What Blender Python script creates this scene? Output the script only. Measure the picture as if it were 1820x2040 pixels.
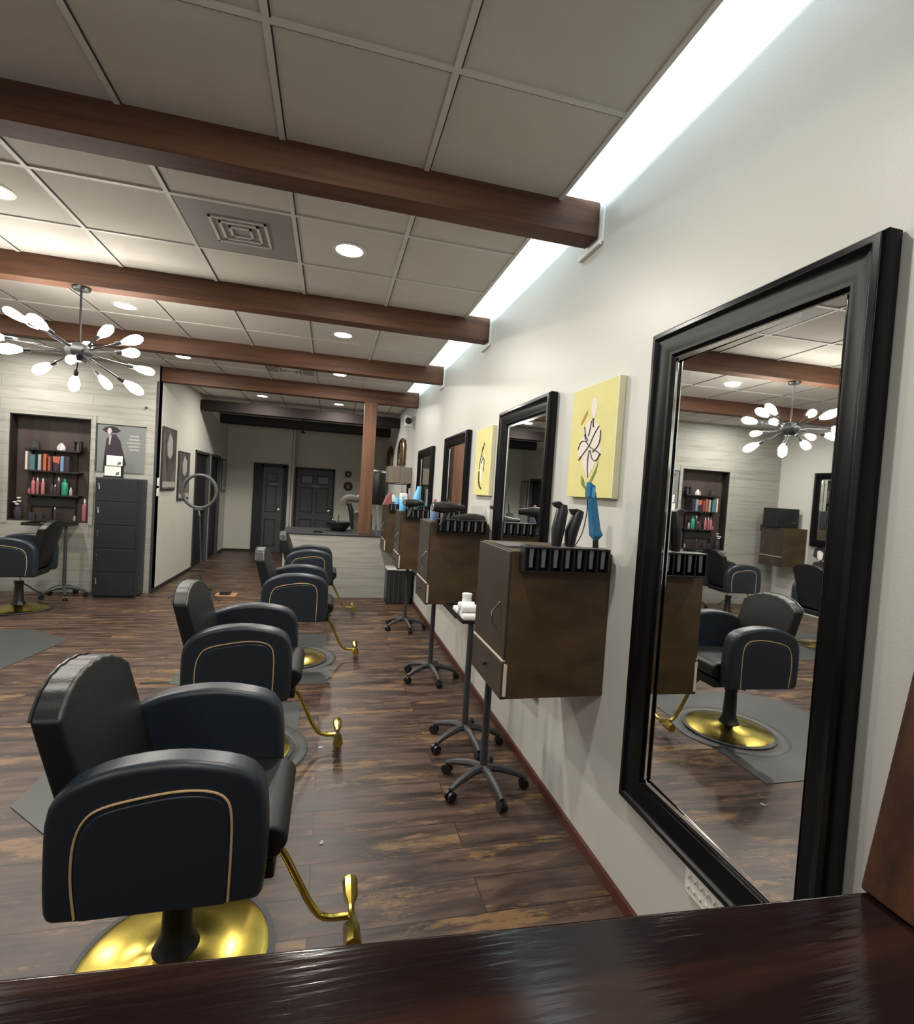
import bpy, math, random
from mathutils import Vector, Matrix
R = math.radians
PI = math.pi
random.seed(7)
for o in list(bpy.data.objects): bpy.data.objects.remove(o)
sc = bpy.context.scene
C = sc.collection

# ------------------------------------------------------------------ camera, world, exposure
D = 1.136                                       # the station wall stands at x = D
yaw, pit, rol = 0.24235843, -0.03556385, 0.06327683
fw = Vector((math.sin(yaw)*math.cos(pit), math.cos(yaw)*math.cos(pit), math.sin(pit)))
rt = Vector((math.cos(yaw), -math.sin(yaw), 0)); up = rt.cross(fw)
r2 = math.cos(rol)*rt + math.sin(rol)*up; u2 = -math.sin(rol)*rt + math.cos(rol)*up
cam = bpy.data.cameras.new('camera'); co = bpy.data.objects.new('camera', cam); C.objects.link(co)
cam.sensor_fit = 'HORIZONTAL'; cam.sensor_width = 36; cam.lens = 36*1023.2/1820
cam.clip_start = 0.02; cam.clip_end = 60
m = Matrix((r2, u2, -fw)).transposed().to_4x4(); m.translation = Vector((0, 0, 1.5)); co.matrix_world = m
sc.camera = co
w = bpy.data.worlds.new('world'); sc.world = w; w.use_nodes = True
w.node_tree.nodes['Background'].inputs[0].default_value = (.75, .85, 1, 1)
w.node_tree.nodes['Background'].inputs[1].default_value = .3
sc.view_settings.view_transform = 'Standard'; sc.view_settings.look = 'None'
sc.view_settings.gamma = 1; sc.view_settings.use_curve_mapping = False
sc.view_settings.exposure = 0.33
P_DOWN, P_COVE, E_BULB = 22.0, 5.6, 46.0        # lamp powers
P_FRONT = 24.0                                   # unseen fill lamps added behind the camera
DOWN = [(.03, 3.09), (.03, 4.8), (.03, 6.5), (-1.71, 3.09), (-1.71, 4.8), (-1.71, 6.5),
        (-3.4, 4.8), (-3.4, 6.5), (.03, 1.36), (-1.14, 8.78), (.05, 8.84)]

def lamp(name, kind, loc, energy, col=(1, 1, 1), rot=(0, 0, 0), **k):
    l = bpy.data.lights.new(name, kind); l.energy = energy; l.color = col
    for a, b in k.items(): setattr(l, a, b)
    o = bpy.data.objects.new(name, l); C.objects.link(o); o.location = loc; o.rotation_euler = rot
    return o
BEAMS = [(2.21, 2.33), (3.9, 4.02), (5.58, 5.70), (7.24, 7.37)]
for a, b in ((-1.2, 2.19), (2.35, 3.88), (4.04, 5.56), (5.72, 7.22)):      # cove LED strips
    lamp('cove_light', 'AREA', (.80, (a+b)/2, 2.93), P_COVE*(b-a), (.68, .86, 1.0), (0, R(-108), 0),
         shape='RECTANGLE', size=.03, size_y=b-a)
for x, y in DOWN:
    e = P_DOWN*(1.15 if y > 8 else 1)*(.8 if y < 2 else 1)
    lamp('down_light', 'AREA', (x, y, 2.845), e, (1.0, .95, .87), shape='DISK', size=.12)
for x in (-2.6, -.6):  # added fill, brightens the bay before the nearest beam
    lamp('reception_light', 'AREA', (x, -.75, 2.84), P_FRONT, (1, .96, .9), shape='SQUARE', size=.5)

# ------------------------------------------------------------------ materials
def mat(name, col, rough=.5, metal=0, emit=0, spec=.5, coat=0, alpha=None, trans=0, bump=0, bscale=60, vary=0, vscale=(3, 3, 3)):
    m = bpy.data.materials.new(name); m.use_nodes = True
    nt = m.node_tree; b = nt.nodes['Principled BSDF']
    b.inputs['Base Color'].default_value = (*col, 1); b.inputs['Roughness'].default_value = rough
    b.inputs['Metallic'].default_value = metal; b.inputs['Specular IOR Level'].default_value = spec
    b.inputs['Coat Weight'].default_value = coat; b.inputs['Transmission Weight'].default_value = trans
    if emit:
        b.inputs['Emission Color'].default_value = (*col, 1); b.inputs['Emission Strength'].default_value = emit
    if bump or vary:
        tc = nt.nodes.new('ShaderNodeTexCoord')
    if bump:
        n = nt.nodes.new('ShaderNodeTexNoise'); n.inputs['Scale'].default_value = bscale; n.inputs['Detail'].default_value = 4
        bp = nt.nodes.new('ShaderNodeBump'); bp.inputs['Strength'].default_value = bump; bp.inputs['Distance'].default_value = .01
        nt.links.new(tc.outputs['Object'], n.inputs['Vector']); nt.links.new(n.outputs[0], bp.inputs['Height'])
        nt.links.new(bp.outputs[0], b.inputs['Normal'])
    if vary:
        mp = nt.nodes.new('ShaderNodeMapping'); mp.inputs['Scale'].default_value = vscale
        n = nt.nodes.new('ShaderNodeTexNoise'); n.inputs['Scale'].default_value = 1; n.inputs['Detail'].default_value = 8
        n.inputs['Roughness'].default_value = .65
        r = nt.nodes.new('ShaderNodeValToRGB')
        r.color_ramp.elements[0].position = .3; r.color_ramp.elements[1].position = .7
        r.color_ramp.elements[0].color = (*[c*(1-vary) for c in col], 1)
        r.color_ramp.elements[1].color = (*[min(1, c*(1+vary)) for c in col], 1)
        nt.links.new(tc.outputs['Object'], mp.inputs[0]); nt.links.new(mp.outputs[0], n.inputs['Vector'])
        nt.links.new(n.outputs[0], r.inputs[0]); nt.links.new(r.outputs[0], b.inputs['Base Color'])
    return m

def nodes(m): return m.node_tree.nodes, m.node_tree.links

M = {}
M['wall'] = mat('wall_paint', (.55, .55, .515), .42, bump=.06, bscale=160)
M['wall_far'] = mat('far_wall_paint', (.50, .495, .44), .6, bump=.05, bscale=120)
M['ceil'] = mat('ceiling_tile', (.62, .60, .56), .85, bump=.15, bscale=300, vary=.05, vscale=(1.5, 1.5, 1))
M['tbar'] = mat('ceiling_bar', (.68, .67, .64), .5)
M['reveal'] = mat('dark_reveal', (.05, .045, .04), .8)  # shadow line beside the ceiling bars, put into a dark colour
M['beam'] = mat('stained_beam', (.108, .050, .029), .6, spec=.3, vary=.42, vscale=(1.2, 22, 22), bump=.1, bscale=25)
M['post'] = mat('stained_post', (.135, .066, .038), .6, spec=.3, vary=.4, vscale=(22, 22, 1.5))
M['darkbeam'] = mat('dark_beam', (.018, .014, .014), .85, spec=.2)
M['base'] = mat('baseboard_wood', (.075, .018, .010), .4, vary=.3, vscale=(10, 1, 10))
M['darkbase'] = mat('dark_baseboard', (.012, .011, .011), .5)
M['frame'] = mat('mirror_frame', (.0025, .0025, .003), .27, spec=.22)
M['glass'] = mat('mirror_glass', (.86, .88, .88), .012, metal=1)
M['glass_edge'] = mat('mirror_bevel', (.9, .92, .92), .08, metal=1)
M['navy'] = mat('navy_leather', (.014, .021, .030), .38, bump=.05, bscale=200, spec=.45)
M['black'] = mat('black_leather', (.010, .0095, .0095), .42, bump=.08, bscale=160, spec=.4)
M['blackm'] = mat('black_metal', (.010, .010, .011), .35)
M['plastic'] = mat('black_plastic', (.008, .008, .009), .38)
M['greyp'] = mat('grey_plastic', (.12, .12, .125), .45)
M['darkgrey'] = mat('dark_grey', (.035, .036, .04), .5)
M['piping'] = mat('gold_piping', (.50, .34, .17), .5)
M['gold'] = mat('polished_gold', (.52, .41, .085), .2, metal=1, vary=.3, vscale=(5, 5, 5))
M['chrome'] = mat('chrome', (.75, .75, .75), .15, metal=1)
M['mat'] = mat('grey_rubber', (.050, .052, .052), .40, bump=.1, bscale=300, spec=.5)
M['white'] = mat('white_plastic', (.78, .78, .76), .45)
M['paper'] = mat('white_paper', (.8, .79, .75), .7)
M['cream'] = mat('cream_edge', (.62, .56, .47), .6)
M['doorp'] = mat('dark_door', (.045, .044, .047), .5)
M['doorin'] = mat('door_groove', (.006, .006, .007), .6)  # near-black for grooves and frames, also painted shade of gap and openings
M['nichew'] = mat('niche_boards', (.055, .040, .034), .6, vary=.35, vscale=(9, 3, .8))
M['shelf'] = mat('shelf_wood', (.016, .013, .012), .5)
M['locker'] = mat('locker_steel', (.017, .020, .024), .38)
M['blue'] = mat('blue_plastic', (.035, .17, .34), .25)
M['lblue'] = mat('light_blue_plastic', (.12, .42, .68), .3)
M['pblue'] = mat('pale_blue', (.16, .25, .42), .5)
M['pink'] = mat('pink_plastic', (.38, .13, .14), .4)
M['rose'] = mat('rose_plastic', (.26, .09, .09), .45)
M['red'] = mat('red_plastic', (.45, .03, .04), .4)
M['orange'] = mat('orange_paper', (.42, .11, .055), .6)
M['green'] = mat('green_glass', (.03, .25, .14), .2)
M['teal'] = mat('teal', (.07, .15, .17), .4)
M['yellow'] = mat('yellow_canvas', (.66, .61, .24), .65, vary=.06, vscale=(4, 4, 4))
M['canvas_side'] = mat('canvas_side', (.66, .64, .44), .7)
M['petal'] = mat('petal_white', (.72, .66, .60), .7)
M['leafg'] = mat('leaf_green', (.13, .22, .05), .7)
M['leafb'] = mat('leaf_brown', (.42, .21, .03), .7)
M['ink'] = mat('ink', (.03, .02, .03), .7)
M['granite'] = mat('granite', (.035, .036, .038), .3, vary=.4, vscale=(40, 40, 40))
M['tan'] = mat('tan_laminate', (.19, .16, .12), .5, vary=.12, vscale=(8, 8, 1))
M['stone'] = mat('grey_tan_fabric', (.11, .10, .08), .7, vary=.3, vscale=(12, 12, 12))
M['poster'] = mat('grey_poster', (.19, .20, .20), .35)
M['pale'] = mat('pale_print', (.35, .34, .32), .5)
M['skin'] = mat('printed_skin', (.55, .47, .42), .6)
M['photo'] = mat('photo_print', (.10, .09, .08), .35, vary=.85, vscale=(5, 5, 3))
M['brownm'] = mat('bronze', (.14, .10, .05), .35, metal=.6)
M['wicker'] = mat('wicker', (.035, .027, .022), .7, bump=.5, bscale=60)
M['crystal'] = mat('crystal', (.75, .66, .67), .3)
M['gplate'] = mat('green_plate', (.22, .30, .03), .3)
M['bulb'] = mat('lit_bulb', (1.0, .93, .82), .3, emit=E_BULB)
M['bulbdim'] = mat('lit_bulb_clear', (1.0, .90, .74), .3, emit=E_BULB*.25)
M['bulbclear'] = mat('clear_lit_bulb', (1.0, .93, .82), .1, emit=.45)
M['bulbclear'].node_tree.nodes['Principled BSDF'].inputs['Alpha'].default_value = .45
M['lampon'] = mat('lit_diffuser', (1.0, .96, .9), .4, emit=14)
M['led'] = mat('lit_led', (.80, .92, 1.0), .4, emit=6)
M['gunmetal'] = mat('gunmetal', (.03, .03, .034), .4, metal=.35)
M['ring'] = mat('ring_grey', (.06, .06, .065), .45)
M['ventg'] = mat('vent_grey', (.30, .295, .28), .6)
M['woodtan'] = mat('light_wood', (.30, .17, .09), .5, vary=.25, vscale=(2, 30, 30))

def floor_mat():
    m = mat('plank_floor', (.05, .03, .02), .35); N, L = nodes(m); b = N['Principled BSDF']
    tc = N.new('ShaderNodeTexCoord')
    br = N.new('ShaderNodeTexBrick'); br.inputs['Scale'].default_value = 1
    br.inputs['Brick Width'].default_value = 1.25; br.inputs['Row Height'].default_value = .17
    br.inputs['Mortar Size'].default_value = .0022; br.inputs['Color1'].default_value = (.0, .0, .0, 1)
    br.inputs['Color2'].default_value = (1, 1, 1, 1); br.inputs['Mortar'].default_value = (.5, .5, .5, 1)
    L.new(tc.outputs['Object'], br.inputs['Vector'])
    # grain, shifted plank by plank
    sh = N.new('ShaderNodeVectorMath'); sh.operation = 'MULTIPLY_ADD'
    L.new(br.outputs['Color'], sh.inputs[0]); sh.inputs[1].default_value = (3.1, 5.3, 0); L.new(tc.outputs['Object'], sh.inputs[2])
    mp = N.new('ShaderNodeMapping'); mp.inputs['Scale'].default_value = (2.0, 13, 1); L.new(sh.outputs[0], mp.inputs[0])
    n1 = N.new('ShaderNodeTexNoise'); n1.inputs['Scale'].default_value = 1.1; n1.inputs['Detail'].default_value = 9; n1.inputs['Roughness'].default_value = .62
    n1.inputs['Distortion'].default_value = .6
    L.new(mp.outputs[0], n1.inputs['Vector'])
    r1 = N.new('ShaderNodeValToRGB'); e = r1.color_ramp.elements
    e[0].position = .32; e[0].color = (.014, .008, .006, 1); e[1].position = .62; e[1].color = (.098, .060, .044, 1)
    e2 = r1.color_ramp.elements.new(.45); e2.color = (.040, .024, .018, 1)
    L.new(n1.outputs[0], r1.inputs[0])
    mp2 = N.new('ShaderNodeMapping'); mp2.inputs['Scale'].default_value = (1.2, 5.0, 1); mp2.inputs['Location'].default_value = (3, 1, 0); L.new(sh.outputs[0], mp2.inputs[0])
    n2 = N.new('ShaderNodeTexNoise'); n2.inputs['Scale'].default_value = 1.15; n2.inputs['Detail'].default_value = 10; n2.inputs['Roughness'].default_value = .78
    L.new(mp2.outputs[0], n2.inputs['Vector'])
    r2_ = N.new('ShaderNodeValToRGB'); r2_.color_ramp.elements[0].position = .535; r2_.color_ramp.elements[1].position = .59
    L.new(n2.outputs[0], r2_.inputs[0])
    mx = N.new('ShaderNodeMix'); mx.data_type = 'RGBA'; mx.inputs['B'].default_value = (.21, .122, .052, 1)
    mu = N.new('ShaderNodeMath'); mu.operation = 'MULTIPLY'; mu.inputs[1].default_value = .75; L.new(r2_.outputs[0], mu.inputs[0])
    L.new(mu.outputs[0], mx.inputs['Factor']); L.new(r1.outputs[0], mx.inputs['A'])
    mx2 = N.new('ShaderNodeMix'); mx2.data_type = 'RGBA'; mx2.inputs['B'].default_value = (.012, .008, .006, 1)
    L.new(br.outputs['Fac'], mx2.inputs['Factor']); L.new(mx.outputs['Result'], mx2.inputs['A'])
    L.new(mx2.outputs['Result'], b.inputs['Base Color'])
    mr = N.new('ShaderNodeMapRange'); mr.inputs['To Min'].default_value = .30; mr.inputs['To Max'].default_value = .50
    L.new(n1.outputs[0], mr.inputs['Value']); L.new(mr.outputs[0], b.inputs['Roughness']); b.inputs['Specular IOR Level'].default_value = .38
    bp = N.new('ShaderNodeBump'); bp.inputs['Strength'].default_value = .25; bp.inputs['Distance'].default_value = .004
    L.new(n1.outputs[0], bp.inputs['Height']); L.new(bp.outputs[0], b.inputs['Normal'])
    return m
M['floor'] = floor_mat()

def shiplap_mat():
    m = mat('whitewashed_shiplap', (.46, .45, .41), .6); N, L = nodes(m); b = N['Principled BSDF']
    tc = N.new('ShaderNodeTexCoord'); mp = N.new('ShaderNodeMapping'); mp.inputs['Rotation'].default_value = (R(90), 0, 0)
    L.new(tc.outputs['Object'], mp.inputs[0])
    br = N.new('ShaderNodeTexBrick'); br.inputs['Scale'].default_value = 1; br.inputs['Brick Width'].default_value = 1.9
    br.inputs['Row Height'].default_value = .135; br.inputs['Mortar Size'].default_value = .0028
    br.inputs['Color1'].default_value = (.335, .332, .298, 1); br.inputs['Color2'].default_value = (.365, .36, .325, 1); br.inputs['Mortar'].default_value = (.24, .23, .20, 1)
    L.new(mp.outputs[0], br.inputs['Vector'])
    n = N.new('ShaderNodeTexNoise'); n.inputs['Scale'].default_value = 1; n.inputs['Detail'].default_value = 8
    m2 = N.new('ShaderNodeMapping'); m2.inputs['Scale'].default_value = (2, 2, 22); L.new(tc.outputs['Object'], m2.inputs[0]); L.new(m2.outputs[0], n.inputs['Vector'])
    r = N.new('ShaderNodeValToRGB'); r.color_ramp.elements[0].position = .28; r.color_ramp.elements[0].color = (.72, .70, .66, 1)
    r.color_ramp.elements[1].position = .5; r.color_ramp.elements[1].color = (1, 1, 1, 1); L.new(n.outputs[0], r.inputs[0])
    mx = N.new('ShaderNodeMix'); mx.data_type = 'RGBA'; mx.blend_type = 'MULTIPLY'; mx.inputs['Factor'].default_value = .8
    L.new(br.outputs['Color'], mx.inputs['A']); L.new(r.outputs[0], mx.inputs['B']); L.new(mx.outputs['Result'], b.inputs['Base Color'])
    return m
M['shiplap'] = shiplap_mat()

def stained(name, c0, c1, c2, scale):
    m = mat(name, c1, .45); N, L = nodes(m); b = N['Principled BSDF']
    tc = N.new('ShaderNodeTexCoord'); mp = N.new('ShaderNodeMapping'); mp.inputs['Scale'].default_value = scale
    L.new(tc.outputs['Object'], mp.inputs[0])
    n = N.new('ShaderNodeTexNoise'); n.inputs['Scale'].default_value = 1; n.inputs['Detail'].default_value = 8; n.inputs['Roughness'].default_value = .6
    L.new(mp.outputs[0], n.inputs['Vector'])
    r = N.new('ShaderNodeValToRGB'); e = r.color_ramp.elements; e[0].position = .3; e[0].color = (*c0, 1); e[1].position = .68; e[1].color = (*c2, 1)
    k = e.new(.5); k.color = (*c1, 1)
    L.new(n.outputs[0], r.inputs[0]); L.new(r.outputs[0], b.inputs['Base Color'])
    return m
M['cab'] = stained('walnut_stain', (.032, .020, .008), (.062, .038, .016), (.092, .054, .023), (4, 4, 9))
M['cabside'] = stained('walnut_side', (.026, .019, .012), (.038, .029, .020), (.048, .037, .026), (3, 3, 1))
M['ledge'] = stained('lacquered_dark_wood', (.004, .0015, .002), (.009, .003, .003), (.030, .010, .005), (1.5, 16, 4))
M['ledge'].node_tree.nodes['Principled BSDF'].inputs['Roughness'].default_value = .13
N_, L_ = nodes(M['ledge'])
tc_ = N_.new('ShaderNodeTexCoord'); mp_ = N_.new('ShaderNodeMapping'); mp_.inputs['Scale'].default_value = (4, 60, 1)
nz_ = N_.new('ShaderNodeTexNoise'); nz_.inputs['Scale'].default_value = 2; nz_.inputs['Detail'].default_value = 6
bp_ = N_.new('ShaderNodeBump'); bp_.inputs['Strength'].default_value = .12; bp_.inputs['Distance'].default_value = .004
L_.new(tc_.outputs['Object'], mp_.inputs[0]); L_.new(mp_.outputs[0], nz_.inputs['Vector']); L_.new(nz_.outputs[0], bp_.inputs['Height'])
L_.new(bp_.outputs[0], N_['Principled BSDF'].inputs['Normal'])
M['leanpost'] = stained('reddish_brown_wood', (.010, .003, .0015), (.030, .010, .004), (.055, .019, .007), (55, 30, 1.6))

M['leanpost'].node_tree.nodes['Principled BSDF'].inputs['Roughness'].default_value = .6
M['leanpost'].node_tree.nodes['Principled BSDF'].inputs['Specular IOR Level'].default_value = .25

# ------------------------------------------------------------------ mesh helpers
class MB:
    def __init__(s): s.v = []; s.f = []
    def add(s, vs, fs):
        k = len(s.v); s.v += [tuple(v) for v in vs]; s.f += [tuple(i+k for i in f) for f in fs]; return s
    def box(s, x0, x1, y0, y1, z0, z1):
        return s.add([(x, y, z) for z in (z0, z1) for x, y in ((x0, y0), (x1, y0), (x1, y1), (x0, y1))],
                     [(3, 2, 1, 0), (4, 5, 6, 7), (0, 1, 5, 4), (1, 2, 6, 5), (2, 3, 7, 6), (3, 0, 4, 7)])
    def tube(s, pts, r, n=10, cap=True):
        pts = [Vector(p) for p in pts]; rs = r if isinstance(r, (list, tuple)) else [r]*len(pts)
        vs, fs = [], []; ref = None
        for i, p in enumerate(pts):
            t = (pts[min(i+1, len(pts)-1)] - pts[max(i-1, 0)]).normalized()
            if ref is None: ref = t.orthogonal().normalized()
            ref = (ref - t*ref.dot(t)).normalized(); b = t.cross(ref)
            for k in range(n):
                a = 2*PI*k/n; vs.append(p + rs[i]*(math.cos(a)*ref + math.sin(a)*b))
        for i in range(len(pts)-1):
            for k in range(n):
                fs.append((i*n+k, i*n+(k+1) % n, (i+1)*n+(k+1) % n, (i+1)*n+k))
        if cap: fs += [tuple(range(n-1, -1, -1)), tuple(range((len(pts)-1)*n, len(pts)*n))]
        return s.add(vs, fs)
    def lathe(s, prof, o=(0, 0, 0), n=24, axis='z', cap=True):
        vs, fs = [], []; k = len(prof)
        for j in range(n):
            a = 2*PI*j/n
            for r, h in prof:
                c, d = r*math.cos(a), r*math.sin(a)
                p = {'z': (c, d, h), 'y': (c, h, d), 'x': (h, c, d)}[axis]
                vs.append((p[0]+o[0], p[1]+o[1], p[2]+o[2]))
        for j in range(n):
            q = (j+1) % n
            for i in range(k-1): fs.append((j*k+i, q*k+i, q*k+i+1, j*k+i+1))
        if not cap: return s.add(vs, fs)
        if prof[0][0] > 1e-6: fs.append(tuple(j*k for j in range(n-1, -1, -1)))
        if prof[-1][0] > 1e-6: fs.append(tuple(j*k+k-1 for j in range(n)))
        return s.add(vs, fs)
    def prism(s, poly, a, b, axis='y'):
        def P(u, v, h): return {'y': (u, h, v), 'x': (h, u, v), 'z': (u, v, h)}[axis]
        n = len(poly); vs = [P(u, v, a) for u, v in poly] + [P(u, v, b) for u, v in poly]
        return s.add(vs, [tuple(range(n)), tuple(range(2*n-1, n-1, -1))] + [(i, (i+1) % n, n+(i+1) % n, n+i) for i in range(n)])
    def build(s, name, m, parent=None, bevel=0, seg=3, loc=None, smooth=True, sub=0, rot=None):
        me = bpy.data.meshes.new(name); me.from_pydata(s.v, [], s.f)
        import bmesh
        bm = bmesh.new(); bm.from_mesh(me); bmesh.ops.remove_doubles(bm, verts=bm.verts, dist=1e-6)
        bmesh.ops.recalc_face_normals(bm, faces=bm.faces); bm.to_mesh(me); bm.free()
        me.materials.append(M[m])
        o = bpy.data.objects.new(name, me); C.objects.link(o)
        if smooth:
            me.polygons.foreach_set('use_smooth', [True]*len(me.polygons)); me.set_sharp_from_angle(angle=R(38))
        if parent: o.parent = parent
        if loc: o.location = loc
        if rot: o.rotation_euler = rot
        if bevel:
            q = o.modifiers.new('bevel', 'BEVEL'); q.width = bevel; q.segments = seg; q.limit_method = 'ANGLE'; q.angle_limit = R(40); q.harden_normals = True
        if sub:
            q = o.modifiers.new('sub', 'SUBSURF'); q.levels = sub; q.render_levels = sub
        return o

def arc(c, r, a0, a1, n=6): return [(c[0]+r*math.cos(R(a0+(a1-a0)*i/n)), c[1]+r*math.sin(R(a0+(a1-a0)*i/n))) for i in range(n+1)]
def rrect(x0, x1, z0, z1, r, n=4):
    return arc((x0+r, z0+r), r, 180, 270, n)+arc((x1-r, z0+r), r, 270, 360, n)+arc((x1-r, z1-r), r, 0, 90, n)+arc((x0+r, z1-r), r, 90, 180, n)
def smoothpath(pts, it=2):
    for _ in range(it):
        q = [pts[0]]
        for a, b in zip(pts, pts[1:]):
            a, b = Vector(a), Vector(b); q += [a*.75+b*.25, a*.25+b*.75]
        q.append(pts[-1]); pts = q
    return pts
def tag(o, label, cat, group=None):
    o['label'] = label; o['category'] = cat
    if group: o['group'] = group
    return o
def thing(name, label, cat, loc=(0, 0, 0), rz=0, group=None):
    o = bpy.data.objects.new(name, None); C.objects.link(o); o.location = loc; o.rotation_euler = (0, 0, rz)
    o.empty_display_size = .1
    return tag(o, label, cat, group)
def struct(o): o['kind'] = 'structure'; return o
def dup(root, loc, rz, label):
    r = root.copy(); C.objects.link(r); r.location = loc; r.rotation_euler = (0, 0, rz); r['label'] = label
    for ch in [c for c in bpy.data.objects if c.parent == root]:
        c = ch.copy(); C.objects.link(c); c.parent = r
        for g in [g for g in bpy.data.objects if g.parent == ch]:
            d = g.copy(); C.objects.link(d); d.parent = c
    return r

# ------------------------------------------------------------------ the room
ZC = 2.86
XL, YB, YF = -4.65, -1.5, 12.0
struct(MB().box(XL-.1, D+.1, YB-.1, YF+.1, -.1, 0).build('floor', 'floor', smooth=False))
struct(MB().box(D, D+.1, YB-.1, YF+.1, 0, 3.2).build('wall_right', 'wall', smooth=False))
struct(MB().box(XL-.1, XL, YB-.1, 7.16, 0, 3.2).build('wall_left', 'wall', smooth=False))
struct(MB().box(XL-.1, D+.1, YB-.1, YB, 0, 3.2).build('wall_back', 'wall', smooth=False))
ce = MB()
ce.box(XL-.1, .94, YB-.1, 7.40, ZC, ZC+.025)
ce.box(XL-.1, D+.02, 7.40, YF+.1, ZC, ZC+.025)
ce.box(.60, D+.1, YB-.1, 7.42, 3.14, 3.2)
ce.box(.58, .60, YB-.1, 7.42, ZC+.025, 3.2)
ce.box(.58, D+.1, 7.38, 7.42, ZC+.025, 3.2)
struct(ce.build('ceiling', 'ceil', smooth=False))
# lay-in grid
g = MB(); rv = MB()  # rv: dark strips painting the bars' shadow lines, plus far-room joints
GX = [-4.33, -3.75, -3.17, -2.59, -2.00, -1.42, -.84, -.26, .32]
GY = [-.08, .5, 1.08, 1.67, 2.24, 2.80, 3.38, 3.95, 4.50, 5.05, 5.62, 6.18, 6.78, 7.34]
for x in GX:
    g.box(x-.011, x+.011, YB, 7.4, ZC-.007, ZC); rv.box(x+.011, x+.0165, YB, 7.4, ZC-.0035, ZC)
for y in GY:
    g.box(XL, .94, y-.011, y+.011, ZC-.0065, ZC); rv.box(XL, .94, y+.011, y+.017, ZC-.0035, ZC)
g.box(.925, .942, YB, 7.4, ZC-.008, ZC+.03)
for x in [-2.59, -2, -1.42, -.84, -.26, .32, .9]: rv.box(x-.004, x+.004, 7.4, YF, ZC-.003, ZC)
for y in (8.3, 9.45, 10.6): rv.box(-2.14, D, y-.004, y+.004, ZC-.003, ZC)
gg = struct(g.build('trim_1', 'tbar', smooth=False)); rv.build('reveal', 'reveal', gg, smooth=False)
# LED battens in the cove
for i, (a, b) in enumerate(((-1.2, 2.19), (2.35, 3.88), (4.04, 5.56), (5.72, 7.22))):
    t = tag(MB().box(.70, .79, a, b, ZC+.025, ZC+.05).build('led_strip', 'led', bevel=.004),
            ['cool white light strip glowing in the ceiling slot above the big mirror', 'cool white light strip in the ceiling slot beyond the nearest beam',
             'cool white light strip in the ceiling slot between second and third beams', 'cool white light strip in the ceiling slot just before the post beam'][i], 'light', 'cove light strips along the wall')
# shiplap wall with niche
NX0, NX1, NZ0, NZ1 = -3.70, -2.86, .86, 2.12
s = MB(); y0, y1 = 7.16, 7.30
s.box(XL, NX0, y0, y1, 0, ZC).box(NX1, -2.14, y0, y1, 0, ZC).box(NX0, NX1, y0, y1, 0, NZ0).box(NX0, NX1, y0, y1, NZ1, ZC)
struct(s.build('wall_shiplap', 'shiplap', smooth=False))
struct(MB().box(NX0, NX1, y1, y1+.04, NZ0-.05, NZ1+.05).build('wall_niche', 'nichew', smooth=False))
f = MB()
f.box(NX0-.002, NX0+.012, y0-.004, y1, NZ0, NZ1).box(NX1-.012, NX1+.002, y0-.004, y1, NZ0, NZ1).box(NX0, NX1, y0-.004, y1, NZ0-.002, NZ0+.012).box(NX0, NX1, y0-.004, y1, NZ1-.012, NZ1+.002)
struct(f.build('trim_2', 'shelf', smooth=False))
t = MB(); t.box(NX0-.05, NX1+.05, y0-.012, y0, NZ1, NZ1+.05).box(NX0-.05, NX0, y0-.012, y0, NZ0-.03, NZ1).box(NX1, NX1+.05, y0-.012, y0, NZ0-.03, NZ1)
struct(t.build('trim_3', 'shiplap', smooth=False))
struct(MB().box(-2.158, -2.136, 7.145, 7.17, 0, 2.66).build('trim_4', 'darkgrey', smooth=False))
# corridor wall with two door openings
c = MB(); xa, xb = -2.24, -2.14
c.box(xa, xb, 7.17, 9.04, 0, ZC).box(xa, xb, 9.04, 10.98, 1.94, ZC).box(xa, xb, 10.04, 10.15, 0, 1.94).box(xa, xb, 10.98, 11.7, 0, ZC)
struct(c.build('wall_corridor', 'wall_far', smooth=False))
def room_door(n, y0, y1, lab):
    d = MB(); d.box(-2.215, -2.185, y0+.03, y1-.03, 0.005, 1.9)
    o = struct(d.build('door_%d' % n, 'doorin', smooth=False))  # near-black leaf stands in for the dark space of the opening
    k = MB(); k.box(-2.24, -2.128, y0, y0+.035, 0, 1.94).box(-2.24, -2.128, y1-.035, y1, 0, 1.94).box(-2.24, -2.128, y0, y1, 1.9, 1.94)
    k.build('door_frame', 'doorp', o, smooth=False)
    MB().lathe([(.0, 0), (.02, .0), (.012, .02), (.028, .035), (.028, .06), (0, .07)], (-2.185, y0+.12, .95), 12, 'x').build('door_knob', 'gunmetal', o)
    return o
room_door(1, 9.04, 10.04, ''); room_door(2, 10.15, 10.98, '')
struct(MB().box(-2.24, -.84, 11.6, 11.7, 0, ZC).build('wall_far', 'wall_far', smooth=False))
struct(MB().box(-.85, D+.1, 12.0, 12.1, 0, ZC).box(-.85, -.80, 11.6, 12.05, 0, ZC).build('wall_end', 'wall_far', smooth=False))
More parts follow.
